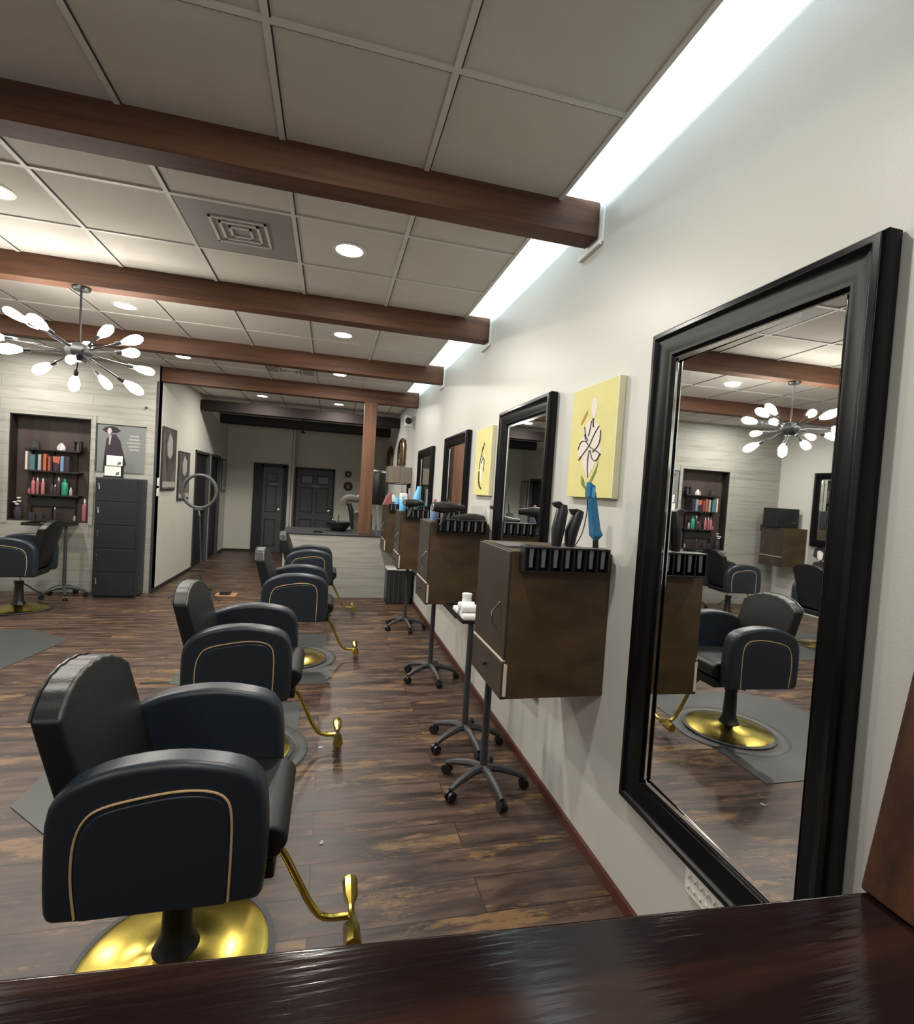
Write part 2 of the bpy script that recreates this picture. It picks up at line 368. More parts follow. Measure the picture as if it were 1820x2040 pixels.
def six_panel(n, x0, x1, y, h, glass=False, cols=2):
    L = MB().box(x0+.04, x1-.04, y-.035, y, .006, h-.05)
    o = struct(L.build('door_%d' % n, 'doorp', smooth=False))
    fr = MB().box(x0, x0+.045, y-.05, y, 0, h).box(x1-.045, x1, y-.05, y, 0, h).box(x0, x1, y-.05, y, h-.05, h)
    fr.build('door_frame', 'doorin', o, smooth=False)
    a, b = x0+.12, x1-.12; mid = (a+b)/2
    for (p, q) in ((a, mid-.04), (mid+.04, b)) if cols == 2 else ((x0+.10, x1-.16),):
        for (z0, z1) in ((h-.36, h-.17), (h-1.0, h-.44), (h-1.72, h-1.15)):
            k = MB(); t_ = .018
            k.box(p, q, y-.042, y-.034, z0, z0+t_).box(p, q, y-.042, y-.034, z1-t_, z1).box(p, p+t_, y-.042, y-.034, z0, z1).box(q-t_, q, y-.042, y-.034, z0, z1)
            pn = k.build('door_panel', 'doorin', o, smooth=False)
            if glass and z1 > h-.2: MB().box(p+.02, q-.02, y-.039, y-.034, z0+.02, z1-.02).build('pane', 'greyp', pn, smooth=False)
    MB().box(mid-.07, mid+.09, y-.044, y-.034, h-.42, h-.38).build('door_sign', 'greyp', o, smooth=False)
    MB().lathe([(0, -.09), (.028, -.085), (.03, -.06), (.012, -.05), (.012, -.03)], (x1-.1, y, .92), 12, 'y').build('door_knob', 'chrome', o)
    return o
# far door 3 stands a little ajar; dark sheet paints frame and shadow gap
fr = struct(MB().box(-1.60, -.91, 11.56, 11.6, 0, 1.89).build('trim_5', 'doorin', smooth=False))
dl = six_panel(3, -1.44, -.96, 11.56, 1.86, cols=1)
six_panel(4, -.78, .07, 12.0, 1.87, glass=True)
# baseboards
struct(MB().box(D-.016, D, 0.48, 7.0, 0, .045).build('baseboard_right', 'base', smooth=False))
b = MB().box(-2.14, -2.128, 7.17, 9.04, 0, .05).box(-2.14, -2.128, 10.98, 11.6, 0, .05).box(-2.14, -1.6, 11.588, 11.6, 0, .05)
struct(b.build('baseboard_far', 'darkbase', smooth=False))
# beams
BL = ['thick brown wooden ceiling beam nearest the camera', 'brown wooden ceiling beam that carries the bulb chandelier',
      'third brown wooden ceiling beam, just beyond the chandelier', 'brown wooden beam resting on the square wooden post']
for i, (a, b_) in enumerate(BEAMS):
    x0 = XL if i < 3 else -2.19
    z0 = (2.72, 2.705, 2.695, 2.68)[i]
    tag(MB().box(x0, D-.004, a, b_, z0, ZC+.02).build('ceiling_beam', 'beam', bevel=.004, seg=2), BL[i], 'beam', 'brown ceiling beams')
tag(MB().box(-2.12, D-.004, 9.2, 9.36, 2.61, 2.775).build('ceiling_beam', 'darkbeam', bevel=.003), 'dark charcoal ceiling beam in the far room, nearer one of two', 'beam', 'dark beams in the far room')
tag(MB().box(-2.12, D-.004, 10.72, 10.88, 2.58, 2.75).build('ceiling_beam', 'darkbeam', bevel=.003), 'dark charcoal ceiling beam in the far room, farther one of two', 'beam', 'dark beams in the far room')
# white wall plates behind the beam ends
for i, (a, b_) in enumerate(BEAMS[:3]):
    z0 = (2.72, 2.705, 2.695)[i]
    p = MB().box(D-.012, D, a-.055, a-.025, z0-.04, z0+.19).box(D-.02, D, a-.045, b_+.04, z0-.05, z0-.03)
    tag(p.build('beam_bracket', 'white', bevel=.003), ['white metal wall bracket under the end of the nearest beam', 'white metal wall bracket under the end of the chandelier beam', 'small wall bracket under the end of the third beam'][i], 'bracket', 'brackets at the beam ends')

# ------------------------------------------------------------------ ceiling lights and vents
LN = {(.03, 3.09): 'round recessed light beyond the nearest beam, right row', (.03, 4.8): 'round recessed light beyond the chandelier beam, right row', (.03, 6.5): 'round recessed light just before the post beam, right row',
      (-1.71, 3.09): 'recessed light cut by the left edge, above the chandelier', (-1.71, 4.8): 'recessed light right behind the chandelier stem', (-1.71, 6.5): 'recessed light to the right of the chandelier bulbs',
      (-3.4, 4.8): 'recessed light over the far left of the room, behind the chandelier beam', (-3.4, 6.5): 'recessed light over the far left of the room near the shiplap wall', (.03, 1.36): 'recessed light overhead, before the nearest beam',
      (-1.14, 8.78): 'small recessed light in the far room, left one', (.05, 8.84): 'small recessed light in the far room, right one'}
for (x, y) in DOWN:
    t = thing('recessed_light', LN[(x, y)], 'ceiling light', (x, y, ZC), 0, 'recessed ceiling lights')
    MB().lathe([(.075, 0), (.077, -.006), (.098, -.004), (.098, 0)], n=28).build('trim_ring', 'white', t)
    MB().lathe([(0, -.0035), (.074, -.0035), (.074, 0)], n=28).build('diffuser', 'lampon', t)
def vent(x0, x1, y0, y1, label, small=False):
    cx, cy = (x0+x1)/2, (y0+y1)/2
    t = thing('ceiling_vent', label, 'vent', (cx, cy, ZC), 0, 'ceiling vents')
    hx, hy = (x1-x0)/2, (y1-y0)/2
    MB().box(-hx, hx, -hy, hy, -.004, 0).build('panel', 'ventg', t, smooth=False)
    k = MB(); a = hx*.52
    for q in (1, .7, .4):
        b = a*q; k.box(-b, b, -b, -b+.012, -.012, -.003).box(-b, b, b-.012, b, -.012, -.003).box(-b, -b+.012, -b, b, -.012, -.003).box(b-.012, b, -b, b, -.012, -.003)
    k.build('louver', 'tbar', t, smooth=False)
vent(-.825, -.275, 2.815, 3.365, 'square grey ceiling diffuser in the tile left of the nearest round light')
vent(-.82, -.28, 6.45, 6.76, 'narrow pale ceiling vent between the third beam and the post beam')

# ------------------------------------------------------------------ mirrors
def framed_mirror(name, label, w_, h, loc, rz, group, tilt=0):
    """local: plane y-z, facing -x, centred at bottom middle"""
    t = thing(name, label, 'mirror', loc, rz, group)
    prof = [(0, .004), (0, .040), (.008, .052), (.024, .054), (.034, .044), (.052, .040), (.075, .030), (.088, .027), (.094, .016), (.105, .014), (.105, .004)]
    vs, fs = [], []
    for i, (cy, cz, sy, sz) in enumerate(((-w_/2, 0, 1, 1), (w_/2, 0, -1, 1), (w_/2, h, -1, -1), (-w_/2, h, 1, -1))):
        for (u, d) in prof: vs.append((-d, cy+sy*u, cz+sz*u))
    n = len(prof)
    for i in range(4):
        j = (i+1) % 4
        for k in range(n):
            l = (k+1) % n; fs.append((i*n+k, j*n+k, j*n+l, i*n+l))
    fr = MB().add(vs, fs).build('frame', 'frame', t, bevel=.002, seg=2)
    a = w_/2-.100; g = MB().box(-.004, 0, -a, a, -h/2+.1, h/2-.1).build('glass', 'glass', t, smooth=False, loc=(-.009, 0, h/2), rot=(0, 0, tilt))
    e = MB(); q = .012; x = -.0165
    for (y0, y1, z0, z1) in ((-a, a, .1, .1+q), (-a, a, h-.1-q, h-.1), (-a, -a+q, .1, h-.1), (a-q, a, .1, h-.1)): e.box(x, x+.003, y0, y1, z0, z1)
    e.build('glass_bevel', 'glass_edge', t, smooth=False)
    return t
MG = 'black framed station mirrors'
framed_mirror('wall_mirror', 'large black-framed mirror nearest the camera, reflecting a styling chair', .80, 1.68, (D, 1.25, .43), 0, MG, R(-1.1))
framed_mirror('wall_mirror', 'black-framed mirror between the two yellow flower paintings', .84, 1.64, (D, 2.95, .43), 0, MG)
framed_mirror('wall_mirror', 'black-framed mirror beyond the far yellow painting, third from camera', .88, 1.62, (D, 4.67, .43), 0, MG)
framed_mirror('wall_mirror', 'narrow-looking black-framed mirror farthest along the station wall', .92, 1.60, (D, 6.27, .43), 0, MG)
framed_mirror('wall_mirror', 'black-framed mirror on the left wall, seen in the big mirror', .76, 1.1, (XL, 6.10, 1.05), PI, MG)

# ------------------------------------------------------------------ paintings
def flower_canvas(y0, y1, z0, z1, label, kind):
    cy, cz, hw, hh = (y0+y1)/2, (z0+z1)/2, (y1-y0)/2, (z1-z0)/2
    t = thing('flower_painting', label, 'painting', (D, cy, z0), 0, 'yellow flower paintings')
    MB().box(-.03, -.001, -hw, hw, 0, 2*hh).build('canvas', 'yellow', t, bevel=.002, seg=1)
    MB().box(-.0305, -.002, -hw-.002, -hw+.006, 0, 2*hh).build('canvas_edge', 'canvas_side', t, smooth=False)
    # u runs to the viewer's right (towards -y)
    def shape(name, m, pts, d, par=t):
        return MB().prism([(-u*2*hw+hw, v*2*hh) for u, v in pts], -.030-d, -.0295, 'x').build(name, m, par, smooth=False)
    def blob(cx, cz_, rx, rz_, n=14, rot=0):
        return [(cx+rx*math.cos(a)*math.cos(rot)-rz_*math.sin(a)*math.sin(rot), cz_+rx*math.cos(a)*math.sin(rot)+rz_*math.sin(a)*math.cos(rot)) for a in [2*PI*i/n for i in range(n)]]
    def line(pts, wd=.003):
        return MB().tube([(-.0325, -u*2*hw+hw, v*2*hh) for u, v in smoothpath([Vector((u, v)) for u, v in pts])], wd, 5)
    if kind == 0:
        shape('bud', 'petal', [(.52, .70), (.47, .76), (.46, .83), (.50, .88), (.56, .87), (.59, .80), (.57, .73), (.53, .69)], .001)
        shape('fallen_petal', 'leafb', [(.24, .68), (.30, .74), (.38, .79), (.38, .75), (.32, .70), (.25, .66)], .001)
        fl = shape('blossom', 'petal', [(.42, .22), (.34, .30), (.30, .38), (.24, .36), (.22, .44), (.27, .52), (.34, .56), (.33, .63), (.42, .69), (.52, .68), (.63, .64), (.69, .58), (.70, .46), (.73, .38), (.64, .33), (.62, .30), (.54, .22), (.46, .16)], .001)
        ln = MB()
        for pts in ([(.35, .57), (.42, .48), (.54, .43), (.66, .40), (.73, .37)], [(.66, .62), (.56, .55), (.48, .46), (.30, .37), (.25, .34)], [(.49, .68), (.47, .6), (.44, .55)],
                    [(.22, .44), (.28, .52), (.42, .50)], [(.50, .42), (.56, .33), (.66, .32), (.72, .38)], [(.48, .42), (.46, .30), (.49, .18)], [(.70, .58), (.70, .46), (.56, .40)], [(.34, .64), (.38, .55), (.44, .51)]):
            q = line(pts, .0022); ln.add(q.v, q.f)
        ln.build('petal_outline', 'ink', fl)
        shape('leaf', 'leafg', [(.33, .20), (.40, .16), (.45, .09), (.42, .08), (.35, .12)], .0015)
        shape('leaf', 'leafg', [(.50, .09), (.58, .14), (.66, .22), (.70, .32), (.64, .25), (.55, .16), (.48, .11)], .0015)
        line([(.52, .70), (.54, .62)], .003).build('stem', 'ink', t); line([(.47, .10), (.49, 0.0)], .004).build('stem', 'leafg', t)
    else:
        ln = MB()
        for pts in ([(.48, .72), (.42, .60), (.52, .56), (.60, .55), (.62, .45), (.60, .35)], [(.42, .60), (.34, .5), (.33, .38)], [(.58, .78), (.50, .68)], [(.52, .55), (.44, .48)]):
            q = line(pts, .0026); ln.add(q.v, q.f)
        ln.build('petal_outline', 'ink', t)
        shape('blossom', 'petal', [(.40, .58), (.52, .60), (.60, .52), (.58, .42), (.46, .40), (.40, .48)], .001)
        shape('calyx', 'paper', [(.34, .40), (.48, .40), (.46, .20), (.33, .22)], .001)
        line([(.34, .36), (.36, .18), (.44, .12), (.52, .10)], .007).build('stem', 'ink', t)
    return t
flower_canvas(1.88, 2.29, 1.52, 2.02, 'yellow canvas with a large white flower above the nearest cabinet', 0)
flower_canvas(3.56, 3.97, 1.50, 2.01, 'yellow canvas with a small outlined bloom, farther along the wall', 1)

# ------------------------------------------------------------------ styling chairs
def make_chair(label):
    t = thing('styling_chair', label, 'chair', (-.39, 1.68, 0), 0, 'black salon styling chairs')
    prof = [(.235, .385), (.266, .395), (.272, .44), (.275, .52), (.270, .63), (.258, .70), (.22, .745), (.14, .768), (.04, .780), (-.07, .772), (-.15, .750), (-.215, .715), (-.243, .66), (-.245, .55), (-.243, .45), (-.238, .395), (-.21, .382), (-.03, .383), (.10, .386)]
    pp = [Vector(p) for p in prof]; pp = pp + [pp[0]]
    q = []
    for a, b in zip(pp, pp[1:]): q += [a*.75+b*.25, a*.25+b*.75]
    prof = [tuple(p) for p in q]
    inv = [(-.165, .400), (-.178, .50), (-.174, .60), (-.150, .655), (-.11, .678), (-.02, .695), (.06, .705), (.13, .700), (.17, .68), (.185, .64), (.188, .55), (.185, .400)]
    for s_ in (-1, 1):
        a, b = sorted((s_*.195, s_*.285))
        ar = MB().prism(prof, a, b, 'y').build('arm', 'navy', t, bevel=.022, seg=4)
        MB().tube([(x, s_*.287, z) for x, z in smoothpath([Vector(p) for p in inv])], .0032, 6).build('piping', 'piping', ar)
        pan = [(x*.965+.0005, .392+(z-.400)*.985) for x, z in [tuple(p) for p in smoothpath([Vector(p) for p in inv])]]
        a, b = sorted((s_*.270, s_*.2885))
        MB().prism(pan, a, b, 'y').build('side_panel', 'navy', ar, bevel=.006, seg=2)
    # back: rounded-top cushion, leaning
    vs, fs = [], []; nu, nv = 40, 10
    def pt(u, v, side):
        y = u*(.205+.022*v); top = .945-.075*abs(u)**2.4; z = .44+(top-.44)*v
        xf = -.095-.30*(z-.44)-.03*(1-u*u)*v*(1-v)*0 - .01*(1-abs(u))**0
        th = .085-.015*v; puff = .020*(1-u**4)*(math.sin(PI*min(1, v*1.02)))
        gz = .0018*math.sin(u*26)*(v > .85)*(1-abs(u)**6)
        return (xf+(puff if side == 0 else -th-puff*.6), y, z+gz)
    for side in (0, 1):
        for i in range(nu+1):
            for j in range(nv+1): vs.append(pt(-1+2*i/nu, j/nv, side))
    n1 = (nu+1)*(nv+1); I = lambda i, j, s_: s_*n1+i*(nv+1)+j
    for i in range(nu):
        for j in range(nv):
            fs.append((I(i, j, 0), I(i+1, j, 0), I(i+1, j+1, 0), I(i, j+1, 0))); fs.append((I(i, j, 1), I(i, j+1, 1), I(i+1, j+1, 1), I(i+1, j, 1)))
    for i in range(nu):
        fs.append((I(i, nv, 0), I(i+1, nv, 0), I(i+1, nv, 1), I(i, nv, 1))); fs.append((I(i, 0, 0), I(i, 0, 1), I(i+1, 0, 1), I(i+1, 0, 0)))
    for j in range(nv):
        fs.append((I(0, j, 0), I(0, j+1, 0), I(0, j+1, 1), I(0, j, 1))); fs.append((I(nu, j, 0), I(nu, j, 1), I(nu, j+1, 1), I(nu, j+1, 0)))
    bk = MB().add(vs, fs).build('backrest', 'black', t, bevel=.012, seg=3)
    MB().tube([(x+.002, y*1.0, z+.001) for x, y, z in [pt(-1+2*i/24, 1, 1) for i in range(25)]], .004, 6).build('top_seam', 'blackm', bk)
    # seat: rounded front
    sp = [(-.16, .42), (.25, .42), (.300, .435), (.325, .475), (.318, .51), (.29, .528), (.20, .532), (-.16, .520)]
    MB().prism(sp, -.192, .192, 'y').build('seat', 'black', t, bevel=.014, seg=3)
    MB().box(-.20, .29, -.18, .18, .365, .42).build('seat_base', 'plastic', t, bevel=.008)
    MB().tube([(0, 0, .16), (0, 0, .37)], .017, 14).build('piston', 'chrome', t)
    MB().lathe([(.075, .040), (.060, .065), (.044, .10), (.037, .27), (.042, .275), (.042, .30), (.02, .302)], n=20).build('pump_column', 'blackm', t)
    MB().tube(smoothpath([(-.02, .03, .285), (-.10, .10, .28), (-.20, .16, .23), (-.27, .18, .20)]), .007, 8).build('pump_lever', 'blackm', t)
    MB().lathe([(.272, .006), (.272, .014), (.255, .020), (.16, .030), (.09, .044), (.05, .060), (.0, .062)], n=48).build('base_plate', 'gold', t)
    MB().lathe([(.272, .0045), (.292, .0045), (.292, .012), (.272, .015)], n=48, cap=False).build('base_rim', 'darkgrey', t)
    fr = MB().tube(smoothpath([(.20, 0, .385), (.29, 0, .345), (.345, 0, .23), (.40, 0, .12), (.44, 0, .075), (.53, 0, .075)]), .0115, 10).build('footrest', 'gold', t)
    k = MB().tube([(.53, -.135, .088), (.53, -.06, .088), (.53, -.03, .088), (.53, .03, .088), (.53, .06, .088), (.53, .135, .088)], [.027, .024, .011, .011, .024, .027], 8)
    k.build('foot_bar', 'gold', fr)
    return t
ch = make_chair('large styling chair nearest the camera, gold footrest and gold disc base')
dup(ch, (-.42, 2.97, 0), 0, 'styling chair directly behind the nearest one, second in the row')
dup(ch, (-.25, 4.55, 0), 0, 'third styling chair in the row, beyond the second')
dup(ch, (-.21, 6.15, 0), 0, 'farthest styling chair of the row, by the white plank counter')
dup(ch, (-3.12, 6.28, 0), PI+R(4), 'styling chair facing left by the shelf niche and dark locker')
dup(ch, (-3.25, 4.85, 0), PI, 'styling chair in the left row, seen only in the big mirror')

# ------------------------------------------------------------------ mats
def rubber_mat(poly, cx, cy, label):
    o = MB().prism(poly, .0, .004, 'z').build('rubber_mat', 'mat', smooth=False); tag(o, label, 'mat', 'grey rubber floor mats')
    MB().lathe([(.30, .004), (.31, .008), (.36, .008), (.37, .004)], (cx, cy, 0), 40, cap=False).build('ring_ridge', 'mat', o)
    return o
rubber_mat([(-1.06, 2.37), (-.14, 2.33), (-.12, 3.62), (-1.0, 3.62), (-1.29, 3.4), (-1.29, 2.59)], -.42, 2.97, 'grey rubber mat under the second chair, its left corner sticking out')
rubber_mat([(-1.06, 4.02), (-.8, 3.9), (.07, 3.95), (.03, 5.27), (-.8, 5.27), (-1.06, 5.0)], -.25, 4.55, 'grey rubber mat under the third chair of the row')
rubber_mat([(-3.6, 4.38), (-2.28, 4.38), (-2.17, 5.14), (-2.62, 5.48), (-3.6, 5.48)], -3.25, 4.85, 'dark rubber mat on the floor at the left edge')

# ------------------------------------------------------------------ wall cabinets with tool racks
def make_cabinet(label):
    """origin: wall corner at bottom front; x from -.436 to 0, y 0 to .43, z .70-1.29 above floor"""
    t = thing('wall_cabinet', label, 'cabinet', (D, 1.89, .70), 0, 'wooden station cabinets on the wall')
    W_, Dp, H_ = .436, .43, .59
    b = MB().box(-W_+.012, -.001, .012, Dp, 0, H_-.012).box(-W_+.004, -.001, 0, .012, 0, H_).box(-W_+.012, -.001, .012, Dp, H_-.012, H_)
    b.build('body', 'cab', t, bevel=.0015, seg=1)
    d = MB().box(-W_-.006, -W_+.010, .008, Dp-.002, .155, H_-.004).build('door', 'cabside', t, bevel=.002, seg=1)
    MB().tube([(-W_-.006, .085, .25), (-W_-.035, .092, .29), (-W_-.035, .092, .33), (-W_-.006, .085, .37)], .004, 8).build('handle', 'chrome', d)
    dr = MB().box(-W_-.010, -W_+.010, .006, Dp-.002, -.004, .146).build('drawer', 'cabside', t, bevel=.002, seg=1)
    MB().lathe([(0, -.022), (.010, -.02), (.010, -.012), (.005, -.008), (.005, 0)], (-W_-.008, .20, .08), 10, 'x').build('knob', 'shelf', dr)
    MB().box(-W_-.002, -W_+.010, -.002, .006, .012, .14).build('drawer_edge', 'cream', t, smooth=False)
    MB().box(-W_-.008, -W_+.008, .01, Dp, .1475, .1535).build('shelf_edge', 'cream', t, smooth=False)
    r = MB().box(-W_+.035, -.045, -.012, .0, .515, .615).box(-W_+.035, -.045, -.055, 0, .607, .615).box(-W_+.035, -.045, -.055, 0, .515, .521)
    for k in range(8):
        x = -W_+.035+k*(W_-.080)/7; r.box(x-.004, x+.004, -.055, 0, .515, .615)
    rk = r.build('tool_rack', 'plastic', t, bevel=.0015, seg=1)
    for k in range(7):
        x = -W_+.035+(k+.5)*(W_-.080)/7
        MB().prism([(x-.007, .535), (x+.006, .535), (x+.009, .612), (x-.009, .612)], -.052, -.046, 'y').build('divider_slat', 'greyp', rk, bevel=.001, seg=1)
    return t
cb = make_cabinet('wooden wall cabinet nearest the camera, left of the big mirror')
dup(cb, (D, 3.57, .70), 0, 'second wooden wall cabinet, below the far yellow painting')
dup(cb, (D, 5.15, .70), 0, 'third wooden wall cabinet, between the two farthest mirrors')
c4 = dup(cb, (D, 6.62, .70), 0, 'farthest wooden wall cabinet, in front of the white plank counter'); 
dup(cb, (XL, 6.99, .70), PI, 'dark wooden cabinet on the left wall, seen in the big mirror')

# ------------------------------------------------------------------ tray stands
def make_stand(label, a0=R(-9), tw=.19, tl=.20, off=None, n_leg=5):
    t = thing('tray_stand', label, 'stand', (.86, 2.5, 0), 0, 'rolling tray stands')
    MB().tube([(0, 0, .08), (0, 0, .40), (0, 0, .74)], [.02, .019, .016], 12).build('pole', 'darkgrey', t)
    for k in range(n_leg):
        a = a0+2*PI*k/n_leg; c_, s_ = math.cos(a), math.sin(a)
        l = MB().tube([(0, 0, .105), (.08*c_, .08*s_, .100), (.165*c_, .165*s_, .078), (.215*c_, .215*s_, .056)], [.021, .020, .016, .013], 8).build('leg', 'darkgrey', t)
        p = (.215*c_, .215*s_, .025)
        q = MB()
        dv = Vector((-s_, c_, 0))
        q.tube([Vector(p)-dv*.020, Vector(p)-dv*.006], .025, 14).tube([Vector(p)+dv*.006, Vector(p)+dv*.020], .025, 14)
        q.build('caster', 'plastic', l)
    if off: ta, tb, tc_, td = off
    else: ta, tb, tc_, td = -tw, tw, -tl, tl
    tr = MB().box(ta, tb, tc_, td, .735, .742).box(ta, ta+.007, tc_, td, .742, .765).box(tb-.007, tb, tc_, td, .742, .765).box(ta, tb, tc_, tc_+.007, .742, .765).box(ta, tb, td-.007, td, .742, .765)
    tr.build('tray', 'plastic', t, bevel=.003, seg=2)
    return t
st0 = make_stand('rolling tray stand nearest the camera, below the nearest wall cabinet', R(-9), .075, .09)
st0.location = (.835, 2.47, 0)
st = make_stand('rolling tray stand just behind the nearest one, holding white towels', off=(-.065, .235, -.03, .42))
st.location = (.855, 2.93, 0)
dup(st, (.85, 4.02, 0), 0, 'rolling tray stand standing beyond the second wall cabinet')
dup(st, (.85, 5.50, 0), 0, 'farthest rolling tray stand on the station wall, by the dark bin')
sl = dup(st, (-2.97, 6.88, 0), PI/2, 'rolling tray stand under the shelf niche, behind the left chair')
sl.scale = (1, 1, 1.13)

# ------------------------------------------------------------------ half wall, counter, post
s = MB().box(-.57, D, 7.05, 7.17, 0, .83)
struct(s.build('wall_counter', 'shiplap', smooth=False))
ct = thing('shampoo_counter', 'low counter with dark stone top behind the white plank half wall', 'counter', (-.6, 7.2, 0))
MB().box(0, 1.2, .02, .75, .0, .80).build('body', 'tan', ct, smooth=False, loc=(.06, 0, 0))
MB().box(0, D+.6-.003, -.155, .78, .833, .858).build('worktop', 'granite', ct, bevel=.004, seg=2)
tag(MB().box(.39, .56, 7.215, 7.36, .858, 2.68).build('wooden_post', 'post', bevel=.005, seg=2), 'square reddish-brown wooden post standing on the counter', 'post')
# shampoo bowls
def bowl(x, y, label):
    t = thing('shampoo_bowl', label, 'sink', (x, y, .858), 0, 'black shampoo bowls')
    MB().lathe([(.0, .02), (.08, .025), (.16, .10), (.175, .13), (.185, .13), (.175, .09), (.10, 0), (0, 0)], n=24).build('basin', 'plastic', t)
    MB().tube(smoothpath([(.0, .15, .10), (0, .14, .20), (0, .06, .23), (0, .0, .19)]), .011, 8).build('faucet', 'chrome', t)
    MB().tube([(-.06, .15, .10), (-.09, .11, .15)], .008, 6).build('tap_lever', 'chrome', t)
bowl(.13, 7.62, 'black shampoo bowl with chrome tap left of the wooden post')
tag(MB().prism(rrect(-.06, .06, 0, .03, .012), -.03, .03, 'y').build('hair_brush', 'plastic', loc=(-.14, 7.12, .859)), 'small black brush lying on the stone counter edge', 'brush')
# hooded dryer and padded arm
t = thing('hood_dryer', 'tall black hooded dryer with chrome rim right of the post', 'hair dryer', (.75, 8.5, 0))
MB().tube([(0, 0, .02), (0, 0, 1.3)], .02, 10).build('pole', 'chrome', t)
MB().lathe([(.0, 0), (.20, .0), (.20, .02), (.05, .05), (0, .05)], n=24).build('base', 'blackm', t)
MB().lathe([(.12, 1.24), (.135, 1.27), (.135, 1.72), (.11, 1.80), (.05, 1.83), (0, 1.83)], n=24).build('hood', 'plastic', t)
MB().lathe([(.137, 1.76), (.141, 1.77), (.141, 1.79), (.13, 1.80)], n=24).build('chrome_rim', 'chrome', t)
t = thing('dryer_chair', 'padded grey-tan reclining chair back seen behind the wooden post', 'chair', (.50, 8.85, 0))
MB().prism(rrect(-.13, .20, .62, 1.10, .06), -.16, .16, 'y').build('backrest', 'stone', t, bevel=.03)
MB().box(-.15, .25, -.25, .2, .35, .50).build('seat', 'stone', t, bevel=.03)
MB().tube([(.02, -.02, 0), (.02, -.02, .36)], .04, 12).build('column', 'blackm', t)
t = thing('salon_heater', 'grey-brown infrared hair processor on a dark arm left of the post', 'hair dryer', (.31, 8.35, 0))
MB().tube([(.05, 0, .8), (.02, 0, 1.12), (-.02, 0, 1.24)], [.02, .045, .03], 10).build('arm', 'plastic', t)
MB().tube(smoothpath([(-.10, 0, 1.20), (-.10, 0, 1.29), (-.03, 0, 1.33), (.10, 0, 1.31), (.15, 0, 1.34)]), .058, 10).build('lamp_head', 'stone', t)
MB().tube([(.05, 0, .02), (.05, 0, .82)], .018, 8).build('pole', 'plastic', t)
MB().lathe([(0, 0), (.2, 0), (.2, .02), (0, .04)], (.05, 0, 0), 20).build('base', 'plastic', t)
# cabinet beyond the wall end
t = thing('wall_cupboard', 'small taupe wall cupboard in the far room beyond the last mirror', 'cupboard', (D, 7.5, 1.60))
MB().box(-.34, -.002, 0, .34, 0, .24).build('body', 'tan', t, bevel=.002, seg=1)
for k in (0, 1): MB().box(-.337+k*.167, -.337+k*.167+.163, -.014, 0, .004, .236).build('door', 'tan', t, bevel=.002, seg=1)
t = thing('towel_shelf', 'black shelf unit below the taupe wall cupboard', 'shelf', (D, 7.56, 1.22))
MB().box(-.34, -.002, 0, .25, .36, .372).box(-.34, -.002, 0, .25, 0, .012).box(-.34, -.328, 0, .25, 0, .37).box(-.02, -.002, 0, .25, 0, .37).build('carcass', 'shelf', t, smooth=False)
tag(MB().prism(rrect(-.05, .05, 0, .07, .02), -.05, .05, 'y').build('folded_towel', 'white', loc=(.97, 7.66, 1.234), bevel=.01), 'small white folded towel on the black shelf in the far room', 'towel')
# ornaments on right wall beyond
def ornament(y, z, w_, h, label):
    t = thing('wall_ornament', label, 'wall decoration', (D, y, z), 0, 'arched metal wall ornaments')
    pts = [(-w_/2, 0), (w_/2, 0), (w_/2, h*.55)] + [(w_/2*math.cos(R(a)), h*.55+h*.45*math.sin(R(a))) for a in range(20, 161, 20)] + [(-w_/2, h*.55)]
    MB().tube([(-.03, u, v) for u, v in pts+[pts[0]]], .022, 6).build('outer_rim', 'brownm', t)
    k = MB()
    for u in (-w_*.22, 0, w_*.22): k.tube([(-.02, u, 0), (-.02, u, h*.9)], .012, 5)
    for v in (.3, .6): k.tube([(-.02, -w_/2, h*v), (-.02, w_/2, h*v)], .012, 5)
    k.build('lattice', 'brownm', t)
    MB().prism([(u*.9, v*.97+.01) for u, v in pts], -.012, -.002, 'x').build('backing', 'wicker', t, smooth=False)
ornament(8.62, 1.93, .75, .42, 'arched bronze wall ornament above the taupe cupboard')
ornament(10.4, 1.93, .8, .42, 'arched bronze wall ornament farther from the camera, beside the post')
t = thing('wall_speaker', 'small black and white speaker high on the wall near the post beam', 'speaker', (1.06, 7.62, 2.44))
MB().box(-.055, .04, -.05, .06, 0, .17).build('housing', 'white', t, bevel=.012)
MB().lathe([(0, -.012), (.04, -.010), (.05, 0), (.05, .01)], (-.008, -.05, .085), 18, 'y').build('grille', 'plastic', t)
MB().box(.03, .075, -.01, .01, .07, .16).build('bracket', 'white', t)
# plates on far wall
for (x, z, r, m_, lab) in ((.36, 1.785, .07, 'gplate', 'small round green and black plate on the far wall, upper one'), (.37, 1.51, .10, 'brownm', 'round gold-rimmed plate on the far wall, lower one')):
    t = thing('wall_plate', lab, 'plate', (x, 12.0, z), 0, 'round plates on the far wall')
    MB().lathe([(0, -.012), (r*.6, -.014), (r, -.03), (r, -.024), (r*.55, -.002), (0, -.002)], n=24, axis='y').build('dish', 'ink', t)
    MB().lathe([(0, -.016), (r*.45, -.018), (r*.45, -.013), (0, -.013)], n=16, axis='y').build('motif', m_, t)
    MB().lathe([(r*.85, -.026), (r*1.02, -.035), (r*1.02, -.026), (r*.85, -.020)], n=24, axis='y', cap=False).build('rim', 'brownm', t)
tag(MB().tube([(-.63, 11.2, ZC), (-.63, 11.2, 2.60)], .012, 8).lathe([(.05, 2.55), (.05, 2.57), (.02, 2.6), (0, 2.6)], (-.63, 11.2, 0), 12).build('ceiling_sensor', 'darkgrey'), 'small dark sensor hanging from the ceiling above the far doors', 'sensor')

